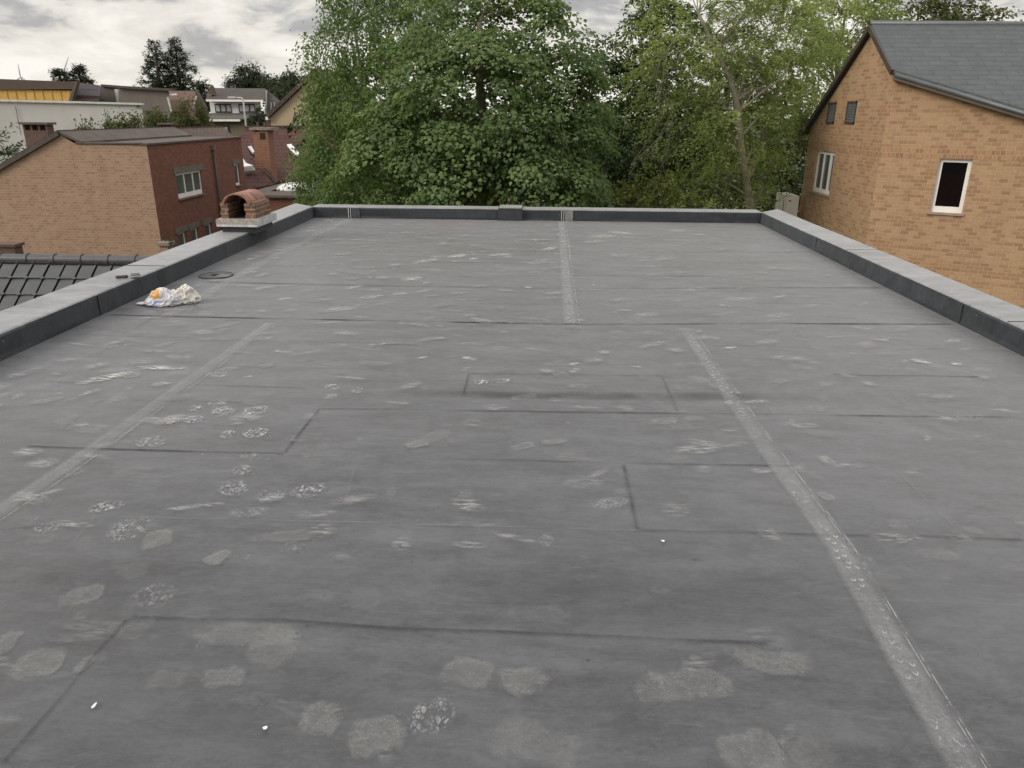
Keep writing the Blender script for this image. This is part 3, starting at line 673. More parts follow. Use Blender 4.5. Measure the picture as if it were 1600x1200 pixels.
# chimney with arched tile
def chimney():
    Y0, Y1 = 9.05, 9.62
    x0, x1 = -3.84, -3.42
    root = MB().box((x0, Y0, HP-.01), (x1, Y1, HP+.085)).build('chimney', M['memv'], bld, bevel=.008)
    tag(root, 'small brick chimney under a curved terracotta tile')
    zs = HP+.085
    sx0, sx1, sy0, sy1 = x0-.045, x1+.045, Y0-.05, Y1+.05
    MB().box((sx0+.004, sy0+.004, zs), (sx1-.004, sy1-.004, zs+.075)).build('slab', M['mortarslab'], root, bevel=.004)
    m = MB(); t = .0
    m.box((sx0, sy0, zs-.012), (sx1, sy0+.003, zs+.012)); m.box((sx1-.003, sy0, zs-.012), (sx1, sy1, zs+.012))
    m.box((sx1-.004, sy0+.002, zs+.012), (sx1, sy1, zs+.072)); m.box((sx0, sy0, zs-.014), (sx1, sy1, zs-.012))
    m.box((sx0, sy1-.003, zs-.012), (sx1, sy1, zs+.07)); m.box((sx0, sy0, zs-.012), (sx0+.003, sy1, zs+.07))
    m.build('metal_trim', M['zinc'], root)
    zb = zs+.075
    for xa, xb in ((x0, x0+.09), (x1-.125, x1)):
        m = MB()
        for k in range(4):
            j1 = .006*math.sin(k*2.1+xa*9)
            m.box((xa+j1, Y0+.02+j1, zb+k*.046), (xb+j1*.6, Y1-.02+j1, zb+k*.046+.040))
            m.box((xa+.006, Y0+.027, zb+k*.046+.038), (xb-.006, Y1-.027, zb+k*.046+.048))
        m.build('brick_pier', M['capbrick'], root, bevel=.004, seg=1)
    MB().box((x0+.09, Y1-.10, zb), (x1-.125, Y1-.02, zb+.19)).build('back_brick', M['soot'], root)
    MB().box((x0+.09, Y0+.03, zb+.0005), (x1-.125, Y1-.1, zb+.004)).build('flue_opening', M['soot'], root)
    m = MB(); cx = (x0+.06+x1-.07)/2; r = (x1-.07-x0-.06)/2+.02; n = 18
    zc = zb+.165
    def arc(rr, k): a = math.pi*k/n; return cx-rr*math.cos(a), zc+rr*.82*math.sin(a)
    ya, yb = Y0-.01, Y1+.0
    for k in range(n):
        (a0, b0), (a1, b1) = arc(r, k), arc(r, k+1); (c0, d0), (c1, d1) = arc(r-.022, k), arc(r-.022, k+1)
        m.poly([(a0, ya, b0), (a1, ya, b1), (a1, yb, b1), (a0, yb, b0)][::-1]); m.poly([(c0, ya, d0), (c1, ya, d1), (c1, yb, d1), (c0, yb, d0)])
        m.poly([(a0, ya, b0), (a1, ya, b1), (c1, ya, d1), (c0, ya, d0)]); m.poly([(a0, yb, b0), (a1, yb, b1), (c1, yb, d1), (c0, yb, d0)][::-1])
    m.build('arched_tile', M['terracotta'], root, smooth=False)
chimney()
# ------------------------------------------------------------------ things lying on the roof
def crumple(name, c, rx, ry, rz, mat, label, cat, seed, amp=.30, rotz=0, lean=0, tail=None):
    bm = bmesh.new(); bmesh.ops.create_icosphere(bm, subdivisions=6, radius=1)
    for v in bm.verts:
        p = v.co.copy(); q = p*1.5+Vector((seed, seed*.7, 0))
        n1 = noise.noise(q*1.1); n2 = 1-abs(noise.noise(q*2.3))*2.4; n3 = 1-abs(noise.noise(q*5.2+Vector((3, 1, 2))))*2.2
        k = 1+amp*n1+amp*.30*(n2-.5)+amp*.05*n3
        p = p*k
        if p.z < 0: p.z *= .25
        v.co = Vector((p.x*rx, p.y*ry, max(p.z, -.12)*rz+.12*rz))
        if lean: v.co.x += lean*v.co.z
        if tail:
            t = max(0, (-v.co.x-rx*.55)/rx); v.co.x -= t*tail; v.co.z *= max(.15, 1-2.4*t)
    me = bpy.data.meshes.new(name); bm.to_mesh(me); bm.free()
    for p in me.polygons: p.use_smooth = True
    me.materials.append(mat); o = bpy.data.objects.new(name, me); COL.objects.link(o)
    o.location = (c[0], c[1], .008); o.rotation_euler = (0, 0, rotz); ORG[o] = Vector(o.location)
    return tag(o, label, cat)
bc = atz(255, 479); cc_ = atz(287, 476)
crumple('plastic_bag', (bc[0]-.005, bc[1]+.04, 0), .135, .085, .125, M['bag'], 'crumpled white plastic bag printed with an orange disc and blue marks, by the left parapet', 'bag', 3.3, .30, tail=.16)
crumple('crumpled_cloth', (cc_[0]+.0, cc_[1]+.05, 0), .10, .085, .125, M['cloth'], 'crumpled off-white cloth wad right beside the printed plastic bag', 'cloth', 9.1, .48)
# seam roller on the parapet
tl = thing('seam_roller', (-3.58, 6.36, HP), 'small hand roller with dark handle and steel fork, lying on the left parapet', 'hand tool')
a = Vector((-3.665, 6.30, HP+.018)); c = Vector((-3.575, 6.345, HP+.018))
MB().tube([a, a.lerp(c, .15), a.lerp(c, .5), a.lerp(c, .85), c], [.010, .0145, .013, .015, .009], 12).build('handle', M['wood'], tl, smooth=True)
d = (c-a).normalized(); s = Vector((-d.y, d.x, 0)); e = c+d*.012
m = MB(); m.beam(c, e+d*.004, .012, .006)
m.beam(e-s*.026, e+s*.026, .012, .004); m.beam(e+s*.026, e+s*.026+d*.085, .004, .016); m.beam(e-s*.026, e-s*.026+d*.085, .004, .016); m.beam(e+d*.085-s*.028, e+d*.085+s*.028, .006, .016)
m.beam(e-s*.024+Vector((0, 0, .018)), e-s*.024+d*.08+Vector((0, 0, .018)), .010, .004); m.beam(e+s*.024+Vector((0, 0, .018)), e+s*.024+d*.08+Vector((0, 0, .018)), .010, .004)
m.build('fork', M['steel'], tl)
r0 = e+d*.012; m = MB(); m.tube([r0, r0+d*.064], .020, 16); m.build('roller', M['rubber'], tl, smooth=True)
for px, py, r, lab, ang in ((415, 1141, .0055, 'white paper scrap lowest on the roof, left of centre', .4), (148, 1106, .008, 'thin white sliver lying near the lower left corner of the roof', 1.1), (1036, 848, .0055, 'tiny white fleck lying midway up the roof beside the long right seam', .2)):
    p = atz(px, py); m = MB(); n = 7
    k = [(p[0]+r*(1+.35*math.sin(i*2.7))*math.cos(i*2*math.pi/n+ang)*(.5 if px == 148 else 1), p[1]+r*(1+.3*math.cos(i*1.9))*math.sin(i*2*math.pi/n+ang)*1.2, .007) for i in range(n)]
    m.prism(k, (0, 0, .0025)); lone('paper_scrap', m, plain('paper', (.8, .8, .78), .8, .03), (p[0], p[1], .007), lab, 'scrap', 'white scraps on the roof', bevel=.001, seg=1)
# ------------------------------------------------------------------ house on the right
def right_house():
    XG = 7.69; YC = 18.03; YA = 19.48; ZA = 3.46; SL = .655; YFAR = 22.95
    cd_ = Vector((.883, -.469, 0)).normalized(); L = 7.0
    A = Vector((XG, YC, 0)); B = A+cd_*L
    h = thing('brick_house', (XG, YC, GZ), 'orange-buff brick house with a slate roof and white windows, right of the flat roof', 'house')
    zr = lambda y: ZA-SL*abs(y-YA)
    n1 = Vector((-1, 0, 0)); n2 = Vector((cd_.y, -cd_.x, 0)); 
    if n2.y > 0: n2 = -n2
    m = MB(); T = .12
    # gable wall with window
    outer = [(XG, YFAR, GZ), (XG, YC, GZ), (XG, YC, zr(YC)), (XG, YA, ZA), (XG, YFAR, zr(YFAR))]
    gw = (20.78, 22.16, -.43, .66)
    hole = [(XG, gw[0], gw[2]), (XG, gw[1], gw[2]), (XG, gw[1], gw[3]), (XG, gw[0], gw[3])]
    wall(m, outer, [hole], n1, T)
    # chamfered wall with window
    a, b_ = 1.20, 1.825; z0, z1 = -.45, .70
    pts = [A+Vector((0, 0, GZ)), B+Vector((0, 0, GZ)), B+Vector((0, 0, zr(B.y)))]
    pts += [A+Vector((0, 0, zr(YC)))]
    cw = rect(A, cd_, a, b_, z0, z1)
    wall(m, pts, [cw], n2, T)
    # hidden sides
    m.poly([(XG, YFAR, GZ), (XG, YFAR, zr(YFAR)), (XG+9, YFAR, zr(YFAR)), (XG+9, YFAR, GZ)])
    w_ = m.build('wall', M['buff'], h)
    # soldier course bands, 3 mm proud
    m = MB(); zb0, zb1 = .70, .895
    nA = n2*.003
    def band(P, Q, n, z0, z1):
        P, Q, n = Vector(P), Vector(Q), Vector(n)
        m.poly([(*(P+n*.003).xy, z0), (*(Q+n*.003).xy, z0), (*(Q+n*.003).xy, z1), (*(P+n*.003).xy, z1)])
    band(A, B, n2, zb0+.002, zb1); band((XG, YFAR, 0), (XG, YC, 0), n1, zb0, zb1)
    m.build('soldier_course', M['buff_soldier'], w_)
    # dark rooms behind the panes
    MB().box((XG+.19, gw[0]-.1, gw[2]-.1), (XG+.22, gw[1]+.1, gw[3]+.1)).build('room', M['black'], h)
    # windows
    window(h, (XG, 0, 0), (0, -1, 0), n1, -gw[1], -gw[0], gw[2], gw[3], .085, ((.37, .06), (.74, .11)), ('glassb', 'glassb', 'glassd'), inset=.05, bottom=.10)
    window(h, A, cd_, n2, a, b_, z0, z1, .075, (), 'glassd', inset=.085, bottom=.13)
    mm = Matrix((cd_, -n2, Vector((0, 0, 1)))).transposed().to_4x4(); mm.translation = A
    MB().box((a-.05, -.045, z0-.045), (b_+.05, .05, z0-.003), mm).build('window_sill', M['sill'], h)
    MB().box((XG-.045, gw[0]-.05, gw[2]-.045), (XG+.05, gw[1]+.12, gw[2]-.003)).build('window_sill', M['sill'], h)
    # gable vents
    for y0, y1, za, zb in ((21.17, 21.72, 1.36, 1.90), (19.80, 20.40, 1.37, 1.91)):
        v = MB(); v.box((XG-.02, y0, za), (XG+.01, y0+.05, zb)); v.box((XG-.02, y1-.05, za), (XG+.01, y1, zb)); v.box((XG-.02, y0, za), (XG+.009, y1, za+.05)); v.box((XG-.02, y0, zb-.05), (XG+.009, y1, zb))
        vo = v.build('gable_vent', M['verge'], h)
        s = MB()
        for k in range(7):
            z = za+.06+k*(zb-za-.12)/7; s.poly([(XG-.014, y0+.05, z), (XG-.014, y1-.05, z), (XG+.004, y1-.05, z+.065), (XG+.004, y0+.05, z+.065)])
        s.box((XG-.004, y0+.04, za+.04), (XG-.002, y1-.04, zb-.04)); s.build('slats', M['gutter'], vo)
    # roof planes with thickness
    ov = .10; XE = XG+14; th = Vector((0, 0, .07))
    def rp(x, y): return Vector((x, y, ZA+.06-SL*abs(y-YA)))
    e0 = A-n2*-.22+Vector((-ov, 0, 0)); 
    off = n2*.22
    E0 = Vector((XG-ov, (A+off).y+.05, 0)); E1 = B+off+cd_*3
    near = [rp(XG-ov, YA), rp(XG-ov, YC-.16), rp(*(A+off+cd_*.05).xy), rp(*E1.xy), rp(XE, E1.y), rp(XE, YA)]
    far = [rp(XG-ov, YA), rp(XE, YA), rp(XE, YFAR+.3), rp(XG-ov, YFAR+.3)]
    m = MB().prism(near, th); m.prism(far, th); m.build('roof', M['slate'], h)
    # ridge
    MB().tube([rp(XG-ov, YA)+Vector((0, 0, .06)), rp(XE, YA)+Vector((0, 0, .06))], .07, 8).build('ridge_tile', M['gutter'], h, smooth=True)
    # verge boards
    for q in (rp(XG-ov-.02, YC-.17), rp(XG-ov-.02, YFAR+.3)):
        p = rp(XG-ov-.02, YA); MB().beam(p+Vector((0, 0, -.02)), q+Vector((0, 0, .0)), .05, .12).build('verge_board', M['verge'], h)
    # boxed eave + gutter along the chamfer, following the slope
    P0, P1 = A+off*.45+cd_*.02, B+off*.45
    p0, p1 = rp(*P0.xy)-Vector((0, 0, .12)), rp(*P1.xy)-Vector((0, 0, .12))
    m = MB(); m.beam(p0, p1, .22, .14); m.build('eave_board', M['soffit'], h)
    P0, P1 = A+off*1.02+cd_*.05, B+off*1.02
    p0, p1 = rp(*P0.xy)-Vector((0, 0, .015)), rp(*P1.xy)-Vector((0, 0, .015))
    m = MB(); m.tube([p0, p1], .045, 10); m.build('gutter', M['gutter'], h, smooth=True)
right_house()
# AC unit on the gable wall
ac = thing('air_conditioner', (7.45, 22.9, -1.7), 'cream outdoor air-conditioning unit on the brick wall beyond the right parapet', 'air conditioner')
x0 = aty(1230, 310, 22.55)[0]; y0, y1 = 22.5, 23.6; z1 = -.62; x1 = 7.66
MB().box((x0, y0, -1.75), (x1-.16, y1, z1)).build('casing', M['acbody'], ac, bevel=.02)
MB().box((x0-.005, y0+.30, -1.65), (x0-.001, y0+.34, z1-.15)).build('seam_slot', M['acdark'], ac)
m = MB(); [m.box((x0-.012, y0+.42, z), (x0-.001, y1-.1, z+.012)) for z in np.arange(-1.6, z1-.1, .05)]; m.build('grille', M['acbody'], ac)
MB().box((x0+.04, y0-.012, z1-.16), (x0+.10, y0-.001, z1-.12)).build('handle_recess', M['acdark'], ac)
for yy in (y0+.1, y1-.2): MB().box((x0+.1, yy, -1.83), (x1+.02, yy+.04, -1.76)).build('bracket', M['poleg'], ac)
# ------------------------------------------------------------------ dark tiled roof at the left
def tiled_roof():
    YR, ZR = 11.28, -.60; XA, XB = -12.6, -4.02; sl = R_(40)
    h = thing('tiled_roof_house', (-8.3, 11.28, GZ), 'house roof of anthracite flat tiles with rounded ridge tiles, just over the left parapet', 'house')
    MB().box((XA+.2, YR-4.6, GZ), (XB-.02, YR+4.6, ZR-4.1)).build('wall', M['red'], h)
    dn = Vector((0, -math.cos(sl), -math.sin(sl))); nn = Vector((0, -math.sin(sl), math.cos(sl))); O = Vector((0, YR-.05, ZR-.03))
    # dark underlay
    m = MB(); q = [Vector((XA, 0, 0))+O-nn*.03, Vector((XB, 0, 0))+O-nn*.03, Vector((XB, 0, 0))+O-nn*.03+dn*5.6, Vector((XA, 0, 0))+O-nn*.03+dn*5.6]; m.poly(q[::-1])
    q2 = [Vector((p.x, 2*YR-p.y, p.z)) for p in q]; m.poly(q2)
    m.build('roof_slope', M['black'], h)
    W, G = .247, .31; m = MB()
    nxx = int((XB-XA)/W)
    for r in range(15):
        for c in range(nxx):
            xa = XB-(c+1)*W-.0; 
            if r > 7 and c > 24: continue
            t0 = .06+r*G; lift = .010; j = random.uniform(-.003, .003)
            def P(x, t, up): return Vector((x, 0, 0))+O+dn*t+nn*up
            a = [P(xa+.006, t0-.02, -.012+j), P(xa+W-.050, t0-.02, -.012+j), P(xa+W-.050, t0+G-.012, lift+j), P(xa+.006, t0+G-.004, lift+j)]
            m.prism(a[::-1], nn*.014)
            rb = [P(xa+W-.052, t0-.02, -.004+j), P(xa+W-.022, t0-.02, -.004+j), P(xa+W-.022, t0+G+.004, .018+j), P(xa+W-.052, t0+G+.004, .018+j)]
            m.prism(rb[::-1], nn*.014)
            # interlock nose at the lower corner
            nb = [P(xa+W-.045, t0+G-.03, .02), P(xa+W+.005, t0+G-.03, .02), P(xa+W+.005, t0+G+.010, .02), P(xa+W-.045, t0+G+.010, .02)]
            m.prism(nb[::-1], nn*.012)
    m.build('roof_tiles', M['darktile'], h)
    k = 0; x = XB-.06
    while x > XA:
        m = MB(); n = 12; L = .425; x0 = x-L
        for (a, b, r) in ((x0+.03, x+.012, .086), (x0-.024, x0+.035, .100)):
            for i in range(n):
                t0, t1 = math.pi*(-.08+1.16*i/n), math.pi*(-.08+1.16*(i+1)/n)
                f = lambda t, rr: (YR-rr*math.cos(t), ZR-.03+rr*.95*math.sin(t))
                (ya, za), (yb, zb) = f(t0, r), f(t1, r); (yc, zc), (yd, zd) = f(t0, r-.018), f(t1, r-.018)
                m.poly([(a, ya, za), (b, ya, za), (b, yb, zb), (a, yb, zb)]); m.poly([(a, yc, zc), (b, yc, zc), (b, yd, zd), (a, yd, zd)][::-1])
                m.poly([(b, ya, za), (b, yb, zb), (b, yd, zd), (b, yc, zc)][::-1]); m.poly([(a, ya, za), (a, yb, zb), (a, yd, zd), (a, yc, zc)])
        m.build('ridge_tile', M['darktile'], h); x -= L
    MB().beam((XA, YR-.112, ZR-.078), (XB, YR-.112, ZR-.078), .03, .045).build('ridge_gap', M['black'], h)
tiled_roof()
# ------------------------------------------------------------------ brick house on the left
def left_house():
    Y0 = 30.; X1 = float(aty(240, 300, Y0)[0]); Y1 = 39.7; zt = .30
    h = thing('terraced_house', (X1, Y0, GZ), 'house with tan brick side wall and dark red brick front beyond the left parapet', 'house')
    P = lambda px, py: Vector(aty(px, py, Y0))
    zc = float(P(232, 227).z)
    pk = P(93, 210); st = P(118, 224); lf = P(-120, 335)
    m = MB(); side = [Vector((lf.x, Y0, GZ)), Vector((X1, Y0, GZ)), Vector((X1, Y0, zc)), Vector((st.x, Y0, zc+.02)), Vector(pk), Vector(lf)]
    wall(m, side, [], (0, -1, 0)); m.build('side_wall', M['tan'], h)
    # red front with openings
    def yz(px, py): q = atx(px, py, X1); return q[1], q[2]
    ya, za = yz(274, 272); yb, zb = yz(313, 262); yc, zd = yz(283, 310)
    w1 = (ya, yb, zd, za); 
    y2, z2 = yz(367, 255); y2b, _ = yz(371, 290)
    w2 = (y2-.15, y2+.45, w1[2], w1[3])
    lows = []
    for px in (283, 303, 325):
        yy, zz = yz(px, 400-px*.14); lows.append((yy-.35, yy+.35, -4.6, -3.35))
    wins = [w1, w2]+lows
    holes = [[(X1, a, c), (X1, b, c), (X1, b, d), (X1, a, d)] for a, b, c, d in wins]
    m = MB(); wall(m, [(X1, Y0, GZ), (X1, Y1, GZ), (X1, Y1, zc), (X1, Y0, zc)], holes, (1, 0, 0), .14)
    m.poly([(X1, Y1, GZ), (lf.x, Y1, GZ), (lf.x, Y1, lf.z), (pk.x, Y1, pk.z), (st.x, Y1, zc), (X1, Y1, zc)]); m.build('front_wall', M['red'], h)
    for i, (a, b, c, d) in enumerate(wins):
        mull = ((.34, .07), (.68, .07)) if i == 0 else ()
        window(h, (X1, 0, 0), (0, 1, 0), (1, 0, 0), a, b, c, d, .075, mull, 'glassg', inset=.05, bottom=.18 if i == 0 else .1)
        MB().box((X1-.05, a-.2, d+.003), (X1+.03, b+.2, d+.24)).build('lintel', M['lintel'], h)
        MB().box((X1-.05, a-.05, c-.07), (X1+.07, b+.05, c-.003)).build('window_sill', M['lintel'], h)
        MB().box((X1-.3, a-.1, c-.1), (X1-.25, b+.1, d+.1)).build('room', M['black'], h)
    # coping
    m = MB(); m.box((X1-.28, Y0-.04, zc), (X1+.06, Y1, zc+.07)); m.box((st.x, Y0-.05, zc+.03), (X1-.285, Y0+.3, zc+.09)); m.build('coping', M['greyroof'], h)
    # low roof: right slope and left slope
    th = Vector((0, 0, .10)); up = Vector((0, 0, .02))
    m = MB(); a, b = Vector(pk)+up, Vector((X1-.3, Y0, zc-.1)); st2 = Vector((st.x+.3, Y0, zc+.02))
    far = lambda p: Vector((p.x, Y1, p.z))
    m.prism([a+Vector((0, -.06, 0)), st2+Vector((0, -.06, 0)), far(st2), far(a)], th)
    m.prism([st2+Vector((.002, .3, -.08)), Vector((X1-.29, Y0+.3, zc-.06)), Vector((X1-.29, Y1, zc-.06)), far(st2)+Vector((.002, 0, -.08))], th)
    m.build('roof', M['greyroof'], h)
    m = MB(); m.prism([Vector(lf)+up+Vector((0, -.12, 0)), a+Vector((-.002, -.12, 0)), far(a)+Vector((-.002, 0, 0)), far(Vector(lf)+up)], Vector((0, 0, .14))); m.build('tiled_slope', M['browntile'], h)
    MB().beam(Vector(lf)+Vector((0, -.05, .03)), Vector(pk)+Vector((0, -.05, .03)), .16, .15).build('verge', M['verge'], h)
    # rain pipe
    yp, zp = yz(330, 229)
    m = MB(); m.tube([(X1+.09, yp, zp-.12), (X1+.09, yp, GZ)], .055, 8); pp = m.build('drain_pipe', M['verge'], h, smooth=True)
    MB().box((X1+.01, yp-.09, zp-.14), (X1+.17, yp+.09, zp+.06)).build('hopper', M['lintel'], pp)
    # chimneys
    def chim(x0, x1, yt, yb, Y, name='chimney', mat='oldbrick', dep=1.1, slots=3):
        a = Vector(aty(x0, yt, Y)); b = Vector(aty(x1, yt, Y)); zb = aty(x0, yb, Y)[2]
        c = MB().box((a.x, Y, zb-.6), (b.x, Y+dep, a.z-.32)).build(name, M[mat], h)
        MB().box((a.x-.1, Y-.1, a.z-.09), (b.x+.1, Y+dep+.1, a.z)).build('cap', M['greyroof'], c)
        n = slots; wv = (b.x-a.x)
        for i in range(n+1):
            xx = a.x+wv*i/n*.93; MB().box((xx, Y, a.z-.32), (xx+wv*.07, Y+dep, a.z-.09)).build('cap_support', M[mat], c)
        m = MB(); MB().box((a.x+wv*.1, Y+.12, a.z-.319), (b.x-wv*.1, Y+dep-.12, a.z-.092)).build('flue', M['soot'], c)
    chim(34, 72, 191, 240, 33., dep=.45)
    chim(249, 268, 192, 210, 41.5, dep=.4)
    # front boundary pier with coping and plant pot area
    return X1
XH = left_house()
pr = thing('gate_pier', (XH+.5, 27.5, GZ), 'short brick pier with a stone cap against the foot of the tan side wall', 'pier')
p0 = aty(249, 384, 28.6); p1 = aty(262, 384, 28.6)
MB().box((p0[0], 28.6, GZ), (p1[0], 29.0, p0[2])).build('shaft', M['tan'], pr); MB().box((p0[0]-.08, 28.52, p0[2]), (p1[0]+.08, 29.08, p0[2]+.12)).build('cap', M['concrete'], pr)
m = MB(); q = aty(262, 384, 28.8); m.box((p1[0]+.09, 28.7, GZ), (p1[0]+2.2, 28.9, p0[2]-.12)); 
lone('garden_wall', m, M['tan'], (p1[0]+1, 28.8, GZ), 'low tan brick garden wall running right from the capped pier', 'wall')
m = MB(); q = aty(22, 386, 24.); m.box((q[0]-3, 24, GZ), (q[0], 24.4, q[2])); m.box((q[0]-3, 23.94, q[2]+.001), (q[0]+.06, 24.46, q[2]+.09))
lone('boundary_wall', m, M['oldbrick'], (q[0]-1.5, 24.2, GZ), 'dark brick wall end rising behind the anthracite ridge at the left edge', 'wall')
# ------------------------------------------------------------------ houses further off
def facade(parent, name, pts, Y, dep, mat):
    P = [Vector(aty(x, y, Y)) for x, y in pts]
    return MB().prism(P, (0, dep, 0)).build(name, mat, parent)
def ground_pts(top, Y, zb=GZ):
    P = [Vector(aty(x, y, Y)) for x, y in top]; return [Vector((P[0].x, Y, zb))]+P+[Vector((P[-1].x, Y, zb))]
def block(name, top, Y, dep, mat, label, cat='house'):
    P = ground_pts(top, Y); cx = (P[0].x+P[-1].x)/2
    h = thing(name, (cx, Y, GZ), label, cat)
    MB().prism(P, (dep*P[-1].x/Y*1.06, dep, 0)).build('wall', mat, h); return h
def slope(parent, e0, e1, r0, r1, Ye, Yr, mat, th=.12, name='roof'):
    a, b, c, d = Vector(aty(*e0, Ye)), Vector(aty(*e1, Ye)), Vector(aty(*r1, Yr)), Vector(aty(*r0, Yr))
    return MB().prism([a, b, c, d], (0, 0, th)).build(name, mat, parent)
# pale wall
h = block('pale_building', [(-60, 157), (0, 159), (221, 164)], 46, 12, M['whitewall'], 'long blank pale grey building behind the tan brick house', 'building')
a, c = Vector(aty(-60, 157, 46)), Vector(aty(221, 164, 46))
MB().beam(a+Vector((0, -.02, .08)), c+Vector((.1, -.02, .05)), .3, .11).build('coping', plain('pale_coping', (.5, .5, .47), .7), h)
for px, yy in ((24, 166), (163, 170)):
    q = Vector(aty(px, yy, 45.9)); MB().tube([q, q-Vector((0, 0, 1.6 if px < 50 else .9))], .018, 6).build('downpipe', M['gutter'], h)
# yellow panelled building
h = block('yellow_building', [(-60, 138), (0, 139), (114, 142)], 64, 9, M['yellow'], 'flat building clad in yellow panels under a deep brown fascia', 'building')
m = MB(); P = [Vector(aty(x, y, 63.8)) for x, y in ((-60, 139.5), (114, 139.5), (119, 128), (-60, 121))]; m.prism(P, (9.5*P[2].x/63.8*1.06, 9.5, 0)); m.build('fascia', M['fascia'], h)
m = MB()
for k in range(9):
    q = aty(k*14-4, 145, 63.97); m.box((q[0], 63.95, GZ), (q[0]+.05, 64.01, aty(0, 140, 64)[2]))
m.build('panel_joints', plain('panel_joint', (.50, .30, .07), .6), h)
P = [Vector(aty(x, y, 62)) for x, y in ((106, 160), (112, 160), (121, 127), (117, 127))]; MB().prism(P, (0, .4, 0)).build('edge_trim', M['greyroof'], h)
# dark roofed house
h = block('dark_roof_house', [(112, 148), (158, 150)], 68, 8, M['oldbrick'], 'small house under a steep near-black roof, right of the yellow panels', 'house')
slope(h, (111, 160), (155, 160), (122, 130.5), (159, 136), 67.5, 71, plain('black_roofing', (.045, .037, .042), .8)); 
a, c = Vector(aty(120, 139, 70)), Vector(aty(153, 141, 70)); MB().beam(a, c, .2, .12).build('snow_rail', M['gutter'], h)
# grey gabled rows
h = block('grey_gabled_house', [(148, 165), (159, 134), (186, 136), (192, 160)], 72, 8, plain('slate_hung_wall', (.155, .135, .115), .9, .12, .8), 'grey slate-hung gable between the dark roof and the wide grey wall', 'house')
MB().beam(Vector(aty(159, 133.5, 71.9)), Vector(aty(187, 135.5, 71.9)), .3, .2).build('ridge', M['verge'], h)
q = aty(184, 145, 71.8); MB().box((q[0]-.15, 71.6, q[2]-1.2), (q[0]+.15, 72.0, q[2]+.3)).build('flue_pipe', M['poleg'], h)
h = block('wide_grey_house', [(187, 165), (186, 136), (262, 140.5), (270, 195)], 66, 10, plain('grey_shingle', (.165, .142, .125), .9, .12, .8), 'wide house side hung with grey-brown shingles, under the big conifers', 'house')
MB().beam(Vector(aty(184, 135.5, 65.9)), Vector(aty(272, 140.5, 65.9)), .5, .18).build('coping', M['verge'], h)
q = aty(234, 175, 65.9); MB().box((q[0]-.25, 65.7, q[2]-.3), (q[0]+.25, 65.99, q[2]+.1)).build('wall_vent', M['acdark'], h)
a = Vector(aty(262, 152, 65.4)); MB().beam(a, Vector(aty(268, 175, 65.4)), .12, .12).build('downpipe', M['poleg'], h)
h = block('brown_roof_house', [(266, 200), (264, 186), (324, 190), (326, 205)], 74, 6, M['oldbrick'], 'house with a plain reddish-brown tiled roof left of the white house', 'house')
slope(h, (264, 188), (318, 190), (264, 144), (305, 144), 73.6, 78, plain('brown_roof_tiles', (.125, .078, .06), .9, .15, .8)); 
P = [Vector(aty(x, y, 74)) for x, y in ((306, 190), (305, 139), (321, 168), (324, 190))]; MB().prism(P, (0, .5, 0)).build('gable_end', M['greyroof'], h)
MB().beam(Vector(aty(307, 150, 73.7)), Vector(aty(302, 172, 73.7)), .12, .12).build('downpipe', M['poleg'], h)
for (x0, x1, y) in ((267, 276, 148), (275, 288, 189)):
    MB().beam(Vector(aty(x0, y, 73.3)), Vector(aty(x1, y-.6, 73.3)), .2, .14).build('gutter', M['white'], h)
MB().box(Vector(aty(270, 178, 73.8)), Vector(aty(279, 174, 74.3))).build('roof_window', M['acdark'], h)
# white house
Yw = 92
h = block('white_house', [(327, 156), (407, 158)], Yw, 9, plain('white_render', (.74, .74, .74), .8, .05), 'white rendered house with two dark-framed window strips and a dark roof', 'house')
slope(h, (322, 157), (414, 159), (329, 140), (415, 141), Yw-.9, Yw+4, plain('dark_roof_tiles', (.058, .048, .042), .8, .15, 1.), th=.2)
MB().box(Vector(aty(322, 158.5, Yw-1)), Vector(aty(412, 156, Yw-.8))).build('gutter', M['white'], h)
for a_, b_ in ((337, 361), (374, 398)):
    p, q = aty(a_, 176, Yw), aty(b_, 162.5, Yw)
    fr = MB().box((p[0], Yw-.08, p[2]), (q[0], Yw-.01, q[2])).build('window', M['acdark'], h)
    wv = (q[0]-p[0])
    for i in range(3):
        MB().box((p[0]+wv*(i/3)+.12, Yw-.10, p[2]+.15), (p[0]+wv*((i+1)/3)-.06, Yw-.082, q[2]-.14)).build('pane', plain('pale_pane', (.42, .43, .43), .2) if i == 0 and a_ == 337 else bpy.data.materials['pale_pane'], fr)
slope(h, (318, 187), (412, 187), (325, 178.5), (412, 178.5), Yw-4, Yw-.02, plain('porch_tiles', (.085, .08, .07), .85, .2, 1.), name='lower_roof')
P0, P1 = Vector(aty(321, 188, Yw-4.1)), Vector(aty(375, 188, Yw-4.1)); MB().beam(P0, P1, .2, .22).build('fascia', M['white'], h)
MB().prism(ground_pts([(326, 189), (400, 189)], Yw-3.5), (0, 3.4, 0)).build('porch_wall', plain('porch_brick', (.17, .14, .09), .9), h)
p, q = aty(333, 208, Yw-3.5), aty(358, 196, Yw-3.5); fr = MB().box((p[0], Yw-3.58, p[2]), (q[0], Yw-3.51, q[2])).build('window', M['acdark'], h)
MB().box((p[0]+.2, Yw-3.62, p[2]+.1), (q[0]-.2, Yw-3.59, q[2]-.15)).build('pane', bpy.data.materials['pale_pane'], fr)
q = aty(329, 140, Yw); MB().prism([Vector(aty(x, y, Yw)) for x, y in ((326, 147), (329, 133), (334, 147))], (0, .8, 0)).build('chimney', M['oldbrick'], h)
